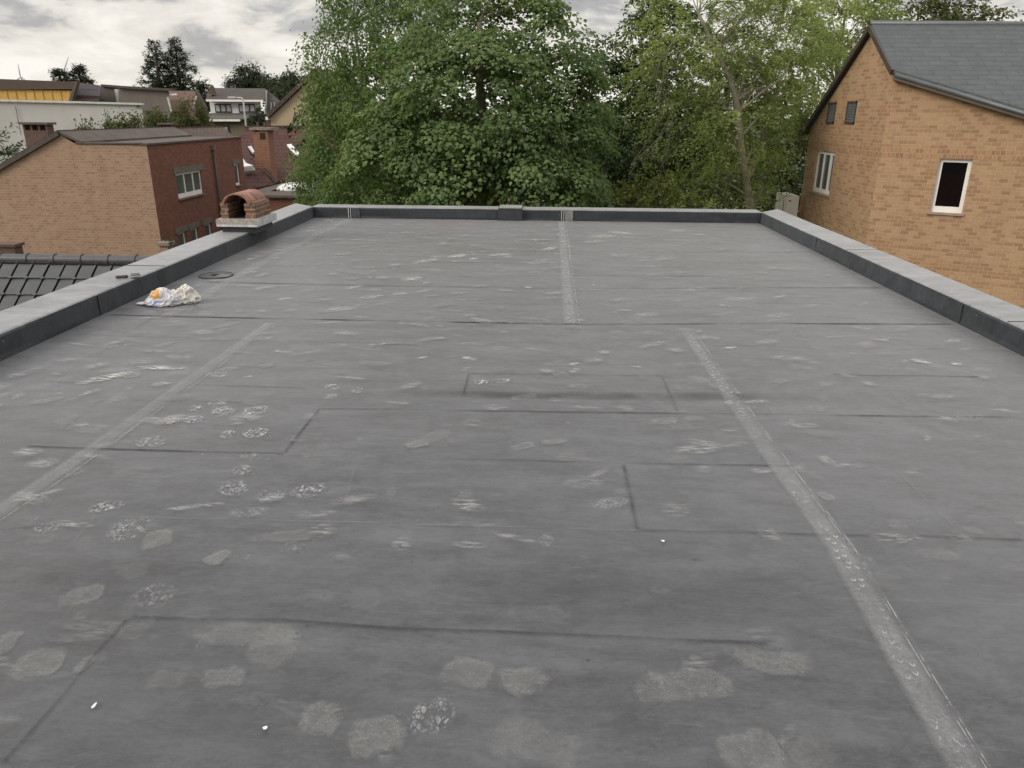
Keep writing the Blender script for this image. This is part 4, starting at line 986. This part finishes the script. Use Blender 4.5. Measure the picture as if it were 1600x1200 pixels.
h = block('slate_gable_house', [(414, 175), (415, 142), (418, 141), (441, 160), (441, 180)], 98, 7, plain('grey_gable', (.15, .14, .135), .9), 'grey slate gable house half hidden right of the white house', 'house')
MB().beam(Vector(aty(416.5, 141, 97.8)), Vector(aty(416, 180, 97.8)), .3, .1).build('verge', M['poleg'], h)
for x in (424, 429): MB().beam(Vector(aty(x, 160, 97.8)), Vector(aty(x, 172, 97.8)), .25, .1).build('post', M['poleg'], h)
# lamp post
lp0 = Vector(aty(385, 208, 62)); top = Vector(aty(379.5, 153, 62))
l = thing('street_lamp', (lp0.x, 62, GZ), 'thin pale street lamp with a short arm, standing in front of the white house', 'street lamp')
MB().tube([(top.x, 62, GZ), (top.x, 62, top.z-.1), (top.x-.1, 62, top.z), (top.x-.7, 62, top.z+.03)], [.11, .06, .045, .04], 8).build('pole', M['poleg'], l, smooth=True)
MB().box((top.x-1.15, 61.88, top.z-.02), (top.x-.55, 62.12, top.z+.1)).build('lamp_head', M['poleg'], l, bevel=.03)
# cream gable house
Yc_ = 58
h = block('cream_house', [(422, 184), (492, 118), (560, 184)], Yc_, 10, M['cream'], 'cream rendered gable house behind the red tiled roof, half behind the tall tree', 'house')
for e, r, in (((417, 186), (492, 114)), ((567, 186), (492, 114))):
    a = Vector(aty(*e, Yc_-.3)); c = Vector(aty(*r, Yc_-.3)); q = [a, c, c+Vector((0, 10.6, 0)), a+Vector((0, 10.6, 0))]
    MB().prism(q, (0, 0, .35)).build('roof', M['browntile'], h)
MB().box(Vector(aty(415, 187.5, Yc_-.35)), Vector(aty(422, 182.5, Yc_+.2))).build('gutter_end', M['white'], h)
MB().prism([Vector(aty(x, y, Yc_-.02)) for x, y in ((416, 200), (416, 188), (423, 188), (423, 200))], (0, .3, 0)).build('side_wall', M['oldbrick'], h)
# red tiled house with brick chimney
h = thing('red_roof_house', (Vector(aty(440, 290, 43)).x, 43, GZ), 'house with dark red tiled roofs, a tall brick chimney and skylights', 'house')
MB().prism(ground_pts([(380, 284), (540, 286)], 44), (0, 7, 0)).build('wall', M['red'], h)
rf = slope(h, (330, 287), (560, 287), (384, 203), (560, 201), 43.2, 48.6, M['redtile'])
MB().beam(Vector(aty(384, 202, 48.6))+Vector((0, 0, .1)), Vector(aty(560, 200, 48.6))+Vector((0, 0, .1)), .3, .2).build('ridge', M['browntile'], rf)
# lower wing with a hip running down to the right
e = [Vector(aty(x, y, Y)) for x, y, Y in ((352, 215, 46.5), (380, 222, 46.), (394, 250, 43.5), (433, 291, 40.2), (345, 306, 39.))]
wing = MB().prism([e[0], e[1], e[2], e[3], e[4]][::-1], (0, 0, .12)).build('wing_roof', M['redtile'], h)
hipb = MB(); a, c = e[2]+Vector((0, 0, .14)), e[3]+Vector((0, 0, .14)); n_ = 14
for i in range(n_):
    p, q = a.lerp(c, i/n_), a.lerp(c, (i+1.15)/n_); hipb.tube([p, q], [.075, .105], 8)
hipb.build('hip_tiles', M['browntile'], h)
MB().beam(e[4]+Vector((0, -.05, -.08)), e[3]+Vector((.1, -.05, -.08)), .16, .16).build('eave_gutter', M['black'], h)
MB().box((e[4].x, 41.2, GZ), (e[3].x-.2, 46, e[4].z-.1)).build('wing_wall', M['red'], h)
# skylights
def skylight(pts, Ys, mat):
    P = [Vector(aty(x, y, Y)) for (x, y), Y in zip(pts, Ys)]; 
    o_ = MB().prism([p+Vector((0, -.06, .02)) for p in P], (0, -.02, .10)).build('skylight', mat, h); return o_
skylight(((449, 229), (456, 228), (469, 243), (463, 245)), (46.6, 46.6, 45.6, 45.6), M['dome'])
skylight(((388, 232), (394, 231), (399, 240), (395, 242)), (46.2, 46.2, 45.3, 45.3), M['dome'])
skylight(((379, 248), (386, 258), (397, 262), (380, 264)), (42.5, 42.1, 41.8, 41.6), M['dome'])
MB().beam(Vector(aty(381, 266, 41.2)), Vector(aty(397, 264, 41.2)), .3, .14).build('skylight_sill', M['poleg'], h)
# chimney
a = Vector(aty(394, 206, 42)); c = Vector(aty(418, 206, 42)); zb = aty(400, 292, 42)[2]
ch = MB().box((a.x, 42, zb-1), (c.x, 42.9, a.z)).build('chimney', M['chimbrick'], h)
z2 = aty(400, 199.5, 42)[2]; MB().box((a.x-.12, 41.9, z2-.12), (c.x+.25, 43.1, z2)).build('cap', M['concrete'], ch)
for u0, u1, v0, v1 in ((a.x, a.x+.12, 42, 42.9), (c.x-.5, c.x, 42, 42.9), (a.x+.12, c.x-.5, 42.5, 42.6)): MB().box((u0, v0, a.z), (u1, v1, z2-.12)).build('cap_support', M['chimbrick'], ch)
q = aty(411, 212, 41.99); MB().box((q[0]-.17, 41.97, q[2]-.17), (q[0]+.1, 42.0, q[2]+.15)).build('flue_hole', M['soot'], ch)
for x in (403, 414): q = aty(x, 199, 42.4); MB().tube([(q[0], 42.4, z2), (q[0], 42.4, z2+.28)], .05, 6).build('flue_pipe', M['greyroof'], ch)
# flat extension with domed rooflight
h = thing('flat_extension', (Vector(aty(440, 320, 33)).x, 33, GZ), 'low flat-roofed red brick extension carrying a white domed rooflight', 'building')
p = Vector(aty(404, 308, 32)); q = Vector(aty(520, 310, 32)); MB().box((p.x-.6, 32, GZ), (q.x, 37.5, p.z)).build('wall', M['red'], h)
MB().box((p.x-.8, 31.8, p.z+.001), (q.x+.1, 37.6, p.z+.10)).build('roof', M['greyroof'], h)
a = Vector(aty(427, 303, 34)); c = Vector(aty(482, 303, 34)); zk = a.z
kb = MB().box((a.x, 33.6, p.z+.1), (c.x, 35.6, zk+.14)).build('rooflight', M['fascia'], h)
bm = bmesh.new(); bmesh.ops.create_uvsphere(bm, u_segments=24, v_segments=12, radius=1); me = bpy.data.meshes.new('dome')
for v in bm.verts: v.co = Vector((v.co.x*(c.x-a.x)*.5, v.co.y*1.0, max(v.co.z, 0)*.34))+Vector(((a.x+c.x)/2, 34.6, zk+.14))-ORG[h]
bm.to_mesh(me); bm.free(); [setattr(p_, 'use_smooth', True) for p_ in me.polygons]; me.materials.append(M['dome']); o = bpy.data.objects.new('dome', me); COL.objects.link(o); o.parent = kb
# hipped tile roof
h = block('hipped_roof_house', [(278, 222), (372, 222)], 50, 8, M['oldbrick'], 'low house under a dark brown hipped roof behind the red brick front', 'house')
slope(h, (270, 226), (372, 224), (268, 203), (350, 201), 49.6, 53.5, M['browntile'])
MB().beam(Vector(aty(268, 202.5, 53.5)), Vector(aty(350, 200.5, 53.5)), .35, .3).build('ridge', M['browntile'], h)
# wind turbines
for x, y, bx, by, lab in ((32, 121, 28, 100, 'distant wind turbine whose blade rises over the brown fascia at far left'), (99, 113, 107, 89, 'distant wind turbine whose blade rises above the small conifers')):
    Y = 1900; hub = Vector(aty(x, y, Y)); tip = Vector(aty(bx, by, Y)); t = thing('wind_turbine', (hub.x, Y, GZ), lab, 'wind turbine', 'wind turbines on the horizon')
    MB().tube([(hub.x, Y+3, GZ), (hub.x, Y+3, hub.z)], [2.2, 1.2], 12).build('tower', M['turbine'], t, smooth=True)
    MB().tube([hub, hub+Vector((0, 6, 0))], 1.6, 10).build('nacelle', M['turbine'], t)
    d = tip-hub; d.y = 0
    for k in range(3):
        e_ = Matrix.Rotation(k*2*math.pi/3, 3, 'Y') @ d; MB().tube([hub, hub+e_*.25, hub+e_], [1.0, 1.6, .5], 6).build('blade', M['turbine'], t)
# ------------------------------------------------------------------ vegetation
def unit(v): return v/np.maximum(np.linalg.norm(v, axis=-1, keepdims=True), 1e-9)
def leaf_mesh(c, nrm, d, L, Wd, fold=.15):
    n = len(c); nrm = unit(nrm); d = unit(d-nrm*np.sum(d*nrm, 1, keepdims=True)); s = np.cross(nrm, d)
    L = L[:, None]; Wd = Wd[:, None]
    V = np.empty((n, 4, 3)); V[:, 0] = c; V[:, 1] = c+d*L*.42+s*Wd*.5+nrm*fold*Wd; V[:, 2] = c+d*L-nrm*L*.12; V[:, 3] = c+d*L*.42-s*Wd*.5+nrm*fold*Wd
    return V.reshape(-1, 3), np.arange(4*n).reshape(n, 4)
def sprays(blobs, per_area, core=.55, back=.6, jit=.18):
    """spray centres over a union of ellipsoids; blobs = (x, y, z, rx, ry, rz)"""
    C = []; O = []
    B = np.array(blobs)
    for i, b in enumerate(B):
        r = b[3:6]; area = 4*math.pi*((r[0]*r[1])**1.6/3+(r[0]*r[2])**1.6/3+(r[1]*r[2])**1.6/3)**(1/1.6)
        n = int(area*per_area)
        u = unit(rng.normal(size=(n, 3))); k = np.where(rng.random(n) < .72, rng.uniform(.84, 1.1, n), rng.uniform(core, .86, n))
        lump = 1+jit*np.sin(u[:, 0]*5+i)*np.cos(u[:, 2]*6+i*2)
        p = b[:3]+u*r*(k*lump)[:, None]
        ok = np.ones(n, bool)
        for j, q in enumerate(B):
            if j != i: ok &= np.sum(((p-q[:3])/q[3:6])**2, 1) > .5
        ok &= (u[:, 1] < .25) | (rng.random(n) < back)
        C.append(p[ok]); O.append(u[ok])
    return np.concatenate(C), np.concatenate(O)
def foliage(C, O, style, size, nl, spr):
    """leaves round every spray centre"""
    n = len(C); N = n*nl; sp = np.repeat(np.arange(n), nl)
    R = spr*rng.uniform(.6, 1.35, n); base = np.repeat(rng.random(n), nl)
    o = O[sp]; c = C[sp]; r = R[sp][:, None]
    up = np.array([0, 0, 1.])
    if style in ('maple', 'dark'):
        m = unit(O*.65+up*.9+rng.normal(size=(n, 3))*.18)[sp]
        t = unit(np.cross(m, rng.normal(size=(N, 3)))); rho = np.sqrt(rng.random(N))[:, None]
        p = c+t*rho*r-m*(rho**2)*r*.45+rng.normal(size=(N, 3))*r*.07
        d = t*.8-up*.35+rng.normal(size=(N, 3))*.35; nm = m+t*.35*rho+rng.normal(size=(N, 3))*.32
    elif style == 'birch':
        p = c+rng.normal(size=(N, 3))*r*np.array([.42, .42, .6]); d = -up*.9+rng.normal(size=(N, 3))*.5+o*.3; nm = o*.7+up*.35+rng.normal(size=(N, 3))*.55
    elif style == 'ash':
        # feathery fronds arching outwards and hanging
        fr = 7; fid = sp*fr+rng.integers(0, fr, N); fd = unit(O[np.repeat(np.arange(n), fr)]*.6+rng.normal(size=(n*fr, 3))*.75+up*.1)[fid]
        s = rng.random(N)[:, None]; p = c+fd*s*r*1.25-up*(s**2)*r*.75+rng.normal(size=(N, 3))*r*.045
        side = np.cross(fd, up)*np.where(rng.random(N) < .5, 1, -1)[:, None]; d = side*.8+fd*.5-up*.45*s+rng.normal(size=(N, 3))*.2; nm = up*.8+o*.3+rng.normal(size=(N, 3))*.35
    elif style == 'conifer':
        fr = 5; fid = sp*fr+rng.integers(0, fr, N); h = O*np.array([1, 1, .25]); fd = unit(h[np.repeat(np.arange(n), fr)]+rng.normal(size=(n*fr, 3))*.45+up*.15)[fid]
        s = rng.random(N)[:, None]; p = c+fd*s*r*1.5+rng.normal(size=(N, 3))*r*.12-up*.1*r; d = fd+up*.35+rng.normal(size=(N, 3))*.4; nm = up+rng.normal(size=(N, 3))*.5
    else:
        p = c+rng.normal(size=(N, 3))*r*.5; d = rng.normal(size=(N, 3))+up*.3; nm = o+up*.6+rng.normal(size=(N, 3))*.6
    L = size*rng.uniform(.65, 1.3, N); asp = {'maple': .95, 'dark': .85, 'birch': .7, 'ash': .42, 'conifer': .35}.get(style, .6)
    V, Q = leaf_mesh(p, nm, d, L, L*asp)
    rnd = np.clip(base*.72+rng.random(N)*.28, 0, 1)
    return V, Q, np.repeat(rnd, 4)
def branch(mb, a, b, r0, r1, sag=.0, n=6, wob=.12):
    a, b = Vector(a), Vector(b); L = (b-a).length; P = []; Rr = []; ph = random.random()*99
    for i in range(n+1):
        t = i/n; p = a.lerp(b, t); p.z += sag*L*(4*t*(1-t))
        p += Vector((noise.noise(Vector((ph, t*2.2, 0))), noise.noise(Vector((ph, t*2.2, 5))), noise.noise(Vector((ph, t*2.2, 9)))*.5))*L*wob*min(1, 3*t)*(1-.3*t)
        P.append(p); Rr.append(r0+(r1-r0)*t**.7)
    mb.tube(P, Rr, 6, cap=False); return P
def tree(name, label, cat, blobs_px, style, mat, bark, size, nl, spr, dens, trunk=None, r0=.22, core=.55, limbs=46, back=.5, group=None, twigs=True, jit=.18, zmin=GZ+1.2, base=None, tr_top=.8):
    """blobs_px: (px, py, rx_px, ry_px, Y[, depth radius factor])"""
    B = []
    for q in blobs_px:
        px, py, rx, ry, Y = q[:5]; c = aty(px, py, Y); k = math.sqrt(Y*Y+(c[0])**2+(c[2]-EYE)**2)/F*.97
        B.append((c[0], c[1], c[2], rx*k, (rx+ry)*.5*k*(q[5] if len(q) > 5 else .85), ry*k))
    Bn = np.array(B); cx, cy = np.average(Bn[:, 0], weights=Bn[:, 3]), np.average(Bn[:, 1], weights=Bn[:, 3])
    if base: cx, cy = base
    t = thing(name, (cx, cy, GZ), label, cat, group)
    C, O = sprays(B, dens, core, back, jit); ok = C[:, 2] > zmin; C, O = C[ok], O[ok]
    V, Q, rnd = foliage(C, O, style, size, nl, spr)
    fast_mesh('crown', V, Q, M[mat], t, rnd)
    m = MB(); ztop = Bn[:, 2].max()*tr_top+Bn[:, 2].min()*(1-tr_top)
    if trunk: path = [Vector(p) for p in trunk]
    else: path = [Vector((cx, cy, GZ)), Vector((cx+.1, cy, (GZ+ztop)*.5-.5)), Vector((cx-.1, cy, ztop))]
    pts = []
    for a, b in zip(path, path[1:]):
        for i in range(5): pts.append(a.lerp(b, i/5))
    pts.append(path[-1]); n = len(pts); rr = [r0*(1-.8*i/(n-1)) for i in range(n)]
    pts = [p+Vector((noise.noise(p*.6)*.15, noise.noise(p*.6+Vector((9, 9, 9)))*.15, 0)) for p in pts]
    m.tube(pts, rr, 10)
    idx = rng.permutation(len(C))[:limbs]
    for i in idx:
        c = Vector(C[i]); cand = [k for k, p in enumerate(pts) if p.z < c.z-.15*(c-p).length and p.z > GZ+1.5]
        if not cand: continue
        k = min(cand, key=lambda k: (c-pts[k]).length+random.random()*.8); r = max(rr[k]*.45, .015)
        P = branch(m, pts[k], c, r, .008, .06)
        if twigs:
            for s in range(2):
                q = P[3+s]; e = q+(c-q).length*Vector((random.uniform(-.6, .6), random.uniform(-.6, .6), random.uniform(-.1, .6))); branch(m, q, e, r*.35, .005, 0, 4)
    m.build('trunk', M[bark], t, smooth=True)
    return t
# big sycamore in the middle
tree('maple_tree', 'broad full-leaved green maple standing behind the middle of the far parapet', 'tree',
     [(745, 190, 150, 150, 17.5), (800, 55, 90, 75, 17.6), (715, 75, 85, 80, 17.4), (775, -25, 75, 50, 17.8), (640, 160, 80, 85, 17), (860, 110, 75, 85, 17.2), (880, 215, 68, 75, 16.6),
      (610, 250, 75, 70, 16.4), (700, 285, 95, 60, 15.7), (815, 290, 90, 50, 15.7), (905, 290, 50, 45, 16.2), (890, 150, 50, 55, 16.9), (850, 60, 55, 55, 17.0), (700, 130, 60, 50, 16.2), (570, 305, 55, 40, 16.2), (760, 130, 85, 70, 15.8), (745, 95, 50, 50, 16.4), (680, 200, 70, 60, 15.6), (830, 200, 65, 60, 15.8)],
     'maple', 'maple', 'bark', .086, 150, .52, 3.0, r0=.28, jit=.3)
tree('birch_tree', 'light green small-leaved tree at the left end of the far parapet, touching the maple', 'tree',
     [(568, 60, 58, 75, 20), (530, 110, 42, 50, 19.6), (565, 165, 75, 65, 19.4), (512, 215, 40, 55, 19), (540, 275, 62, 50, 18.6), (610, 20, 60, 60, 20.5), (497, 290, 34, 38, 18.3), (655, 30, 55, 50, 21), (555, -20, 45, 50, 20.4), (490, 175, 18, 26, 19.2), (484, 96, 12, 10, 19.6, 1.)],
     'birch', 'lime', 'barkl', .075, 70, .34, 7.5, r0=.13, jit=.3)
tree('dark_tree', 'dark dense tree filling the gap between the maple and the feathery ash', 'tree',
     [(958, 85, 32, 26, 26), (1000, 58, 40, 34, 26), (955, 165, 50, 50, 26), (1015, 140, 50, 50, 26.5), (990, 240, 78, 65, 25), (930, 265, 45, 60, 24), (1060, 90, 50, 70, 27), (1030, 10, 45, 30, 26.5), (1060, 200, 60, 70, 25.5), (975, 300, 60, 40, 24)],
     'dark', 'dark', 'bark', .11, 60, .46, 4.2, r0=.25, jit=.35)
b0 = aty(1168, 330, 19.9); b1 = aty(1160, 215, 20.0); b2 = aty(1140, 120, 20.1); b3 = aty(1088, 20, 20.2)
ash = tree('ash_tree', 'tall feathery yellow-green ash leaning left over the far parapet, beside the brick gable', 'tree',
     [(1115, 50, 75, 55, 21.5), (1055, 105, 48, 48, 21), (1130, 150, 85, 55, 21.2), (1185, 60, 75, 60, 22.5), (1095, 215, 70, 48, 20.6), (1195, 140, 72, 55, 22.6), (1168, 220, 56, 58, 21.6), (1190, 250, 22, 44, 23.6),
      (1105, 290, 60, 34, 20.3), (1235, 30, 65, 50, 24.5), (1140, 312, 30, 24, 20.6), (1040, 45, 42, 40, 21.6), (1262, 110, 45, 60, 26), (1250, 190, 20, 40, 24.6), (1120, -20, 90, 40, 21.8), (1120, 105, 34, 30, 20.4), (1148, 175, 22, 20, 19.2), (1172, 255, 20, 18, 19.2), (1140, 60, 26, 20, 19.6)],
     'ash', 'ash', 'barkl', .09, 175, .64, 2.8, trunk=[(b0[0], 19.9, GZ), b0, b1, b2, b3], r0=.155, limbs=46, jit=.35, base=(float(b0[0]), 19.9))
# drooping bare twigs on the left side of the ash
m = MB()
for (x0, y0, x1, y1, x2, y2) in ((1062, 150, 1005, 215, 985, 278), (1060, 170, 1018, 215, 1012, 262), (1056, 190, 1030, 230, 1037, 275), (1045, 200, 1000, 232, 993, 270), (1066, 150, 1042, 200, 1030, 285), (1085, 60, 1050, 100, 1040, 170), (1060, 60, 1030, 90, 1022, 140), (1100, 160, 1125, 165, 1150, 150), (1140, 60, 1100, 60, 1062, 52), (1050, 75, 1036, 110, 1034, 150), (1110, 260, 1140, 262, 1165, 290), (1045, 120, 1020, 150, 1030, 195)):
    a, b, c = (Vector(aty(x0, y0, 20.4)), Vector(aty(x1, y1, 19.8)), Vector(aty(x2, y2, 19.9)))
    P = [a.lerp(b, t).lerp(b.lerp(c, t), t) for t in [i/10 for i in range(11)]]
    P = [p+Vector((noise.noise(p*1.6)*.16, 0, noise.noise(p*1.6+Vector((5, 5, 5)))*.12)) for p in P]
    m.tube(P, [.015*(1-.7*i/10) for i in range(11)], 5)
    for k in range(3, 10):
        q = P[k]; e_ = q+Vector((random.uniform(-.25, .25), random.uniform(-.1, .1), random.uniform(-.45, -.05))); m.tube([q, q.lerp(e_, .5)+Vector((random.uniform(-.1, .1), 0, .04)), e_], [.008, .006, .003], 4)
m.build('bare_branches', M['barkl'], ash, smooth=True)
tree('airy_tree', 'thin-crowned tree with dark open branches showing sky, just left of the slate roof peak', 'tree',
     [(1310, 20, 55, 45, 31), (1290, 110, 32, 60, 30), (1345, 55, 35, 30, 31), (1345, 8, 45, 30, 31.5), (1375, 20, 30, 25, 32), (1275, 40, 45, 50, 30)], 'dark', 'ash', 'bark', .13, 40, .42, 2.2, r0=.2, limbs=90, jit=.4)
tree('orchard_tree', 'loose tree crown showing above the middle of the slate ridge', 'tree',
     [(1400, 22, 36, 25, 36), (1450, 20, 40, 24, 36), (1430, 40, 60, 20, 36), (1490, 22, 30, 22, 36.5)], 'dark', 'olive', 'bark', .14, 46, .5, 2.8, r0=.22, limbs=60, jit=.4)
tree('orchard_tree', 'thin see-through tree crown above the right end of the slate ridge', 'tree',
     [(1530, 25, 32, 20, 37), (1565, 30, 24, 14, 37), (1510, 35, 30, 14, 37), (1585, 38, 14, 10, 37)], 'dark', 'olive', 'bark', .14, 34, .42, 2.0, r0=.2, limbs=60, jit=.4)
# shrubs at the foot of the trees
tree('ivy_shrub', 'yellow-green shrub just above the far parapet, below the bare drooping twigs', 'shrub',
     [(1000, 308, 42, 24, 17.5), (1035, 300, 24, 22, 17.6), (985, 322, 30, 20, 17.2)], 'birch', 'yg', 'bark', .09, 34, .22, 9, r0=.06, limbs=16, zmin=GZ+.3, jit=.3)
tree('hedge_shrub', 'green bush under the ash, left of the air-conditioning unit', 'shrub',
     [(1190, 312, 26, 24, 25), (1085, 322, 32, 18, 19), (1120, 326, 30, 14, 18.5)], 'ash', 'ash', 'bark', .11, 44, .3, 5, r0=.08, limbs=16, zmin=GZ+.3)
tree('creeper_shrub', 'small leafy climber at the far edge of the brick gable wall, left of its window', 'shrub',
     [(1258, 218, 8, 16, 23.6), (1252, 195, 10, 18, 23.8)], 'birch', 'yg', 'bark', .08, 20, .16, 14, r0=.03, limbs=10, zmin=GZ+.3, jit=.4)
# the wood behind
for lab, bl in (('dark woodland tree seen behind the left flank of the maple', [(560, 200, 90, 80, 33), (620, 280, 110, 60, 32), (540, 290, 60, 50, 31)]),
                ('dark woodland tree hidden behind the middle of the maple', [(740, 190, 120, 90, 34), (760, 280, 130, 60, 33)]),
                ('dark woodland tree behind the dense gap tree', [(930, 240, 90, 70, 35), (1010, 270, 90, 60, 34), (960, 180, 50, 40, 35)]),
                ('dark woodland tree behind the feathery ash', [(1120, 220, 100, 90, 34), (1210, 240, 80, 100, 33), (1150, 290, 110, 50, 32), (1180, 130, 60, 60, 34)])):
    tree('woodland_tree', lab, 'tree', bl, 'dark', 'bg', 'bark', .26, 30, .8, 1.3, r0=.3, limbs=24, back=.3, group='woodland trees behind the garden', twigs=False, core=.4)
# conifers on the skyline
def conifer(name, label, px, top, basep, Y, halfw, dens=1., gaps=.25):
    tp_ = Vector(aty(px, top, Y)); bt = Vector(aty(px, basep, Y)); H = tp_.z-bt.z; k = Y/F; t = thing(name, (tp_.x, Y, GZ), label, 'conifer')
    C = []; O = []
    n = int(330*dens)
    for i in range(n):
        f = random.random()**.62; a = random.random()*2*math.pi; wr = halfw*k*1.1*(f**1.05)*(.72+.42*math.sin(f*23+a*2))+.15
        if f > .12 and noise.noise(Vector((f*7, a*1.3, halfw*.3))) > .12: continue
        rr = wr*random.uniform(.35, 1.)
        C.append((tp_.x+math.cos(a)*rr, Y+math.sin(a)*rr, tp_.z-f*H+.12*rr)); O.append((math.cos(a), math.sin(a), .25))
    V, Q, rnd = foliage(np.array(C), np.array(O), 'conifer', .34, 20, max(.42, .055*H)); fast_mesh('crown', V, Q, M['conifer'], t, rnd)
    m = MB(); m.tube([(tp_.x, Y, GZ), (tp_.x, Y, bt.z), tp_], [.35, .28, .03], 8)
    for i in range(0, len(C), 4): c = Vector(C[i]); m.tube([(tp_.x, Y, c.z-.5), c], [.06, .02], 4, cap=False)
    m.build('trunk', M['bark'], t)
conifer('conifer_tree', 'taller left half of the pair of big dark conifers on the skyline', 240, 62, 150, 104, 27, 1.2)
conifer('conifer_tree', 'right half of the big conifer pair, with the sharp leaning tip', 272, 60, 150, 106, 40, 1.7)
conifer('conifer_tree', 'low round conifer in front of the rising turbine blade', 92, 107, 150, 100, 18, .8)
conifer('conifer_tree', 'small pointed conifer between the yellow building and the dark roof', 122, 104, 150, 102, 18, 1.)
conifer('conifer_tree', 'dark conifer top at the gap left of the white house', 318, 131, 175, 100, 12, .8)
for lab, bl in (('rounded leafy tree behind the roof of the white house', [(390, 122, 18, 15, 120), (380, 134, 22, 8, 120), (402, 132, 16, 10, 120)]),
                ('low dark tree between the white house and the cream gable', [(425, 136, 18, 8, 118), (445, 134, 18, 9, 116), (440, 148, 26, 14, 112)]),
                ('small dark tree top beside the cream gable verge', [(456, 125, 9, 7, 110), (462, 130, 16, 12, 108), (440, 160, 20, 16, 106)])):
    tree('skyline_tree', lab, 'tree', bl, 'other', 'far', 'bark', .36, 50, .9, 1.6, r0=.3, limbs=12, twigs=False, group='trees on the skyline')
# shrubs among the left roofs
for lab, bl, mt in (('small green shrub left of the two on the tan house ridge', [(133, 203, 9, 6, 42)], 'olive'),
                    ('rounded yellow-green shrub in the middle above the tan house roof', [(183, 199, 15, 7, 42), (199, 196, 17, 10, 42)], 'olive'),
                    ('yellow-green bush left of the small chimney behind the red front', [(240, 190, 11, 9, 46), (252, 186, 11, 8, 47)], 'olive'),
                    ('tall olive bush in front of the brown tiled roof', [(300, 178, 17, 18, 60), (312, 192, 16, 12, 60), (288, 192, 14, 12, 60)], 'olive'),
                    ('green tree in front of the right end of the white house', [(404, 186, 10, 14, 70), (412, 190, 9, 13, 70), (392, 196, 8, 9, 70)], 'far')):
    tree('garden_bush', lab, 'bush', bl, 'birch', mt, 'bark', .15, 60, .4, 6.5 if bl[0][4] < 50 else 3.6, r0=.08, limbs=14, twigs=False, group='bushes among the roofs')
tree('edge_tree', 'dark fir-like tree cut by the left edge of the photo, above the tan verge', 'tree', [(-12, 240, 30, 30, 36), (4, 252, 20, 14, 36), (-5, 218, 12, 14, 36)], 'conifer', 'dark', 'bark', .22, 36, .5, 3., r0=.15, limbs=20)
tree('pier_plant', 'small straggly plant sprouting on the capped brick pier', 'plant', [(256, 372, 7, 9, 28.7), (262, 378, 6, 4, 28.7)], 'birch', 'dark', 'bark', .07, 14, .14, 10, r0=.02, limbs=8, base=(float(p0[0])+.15, 28.8))
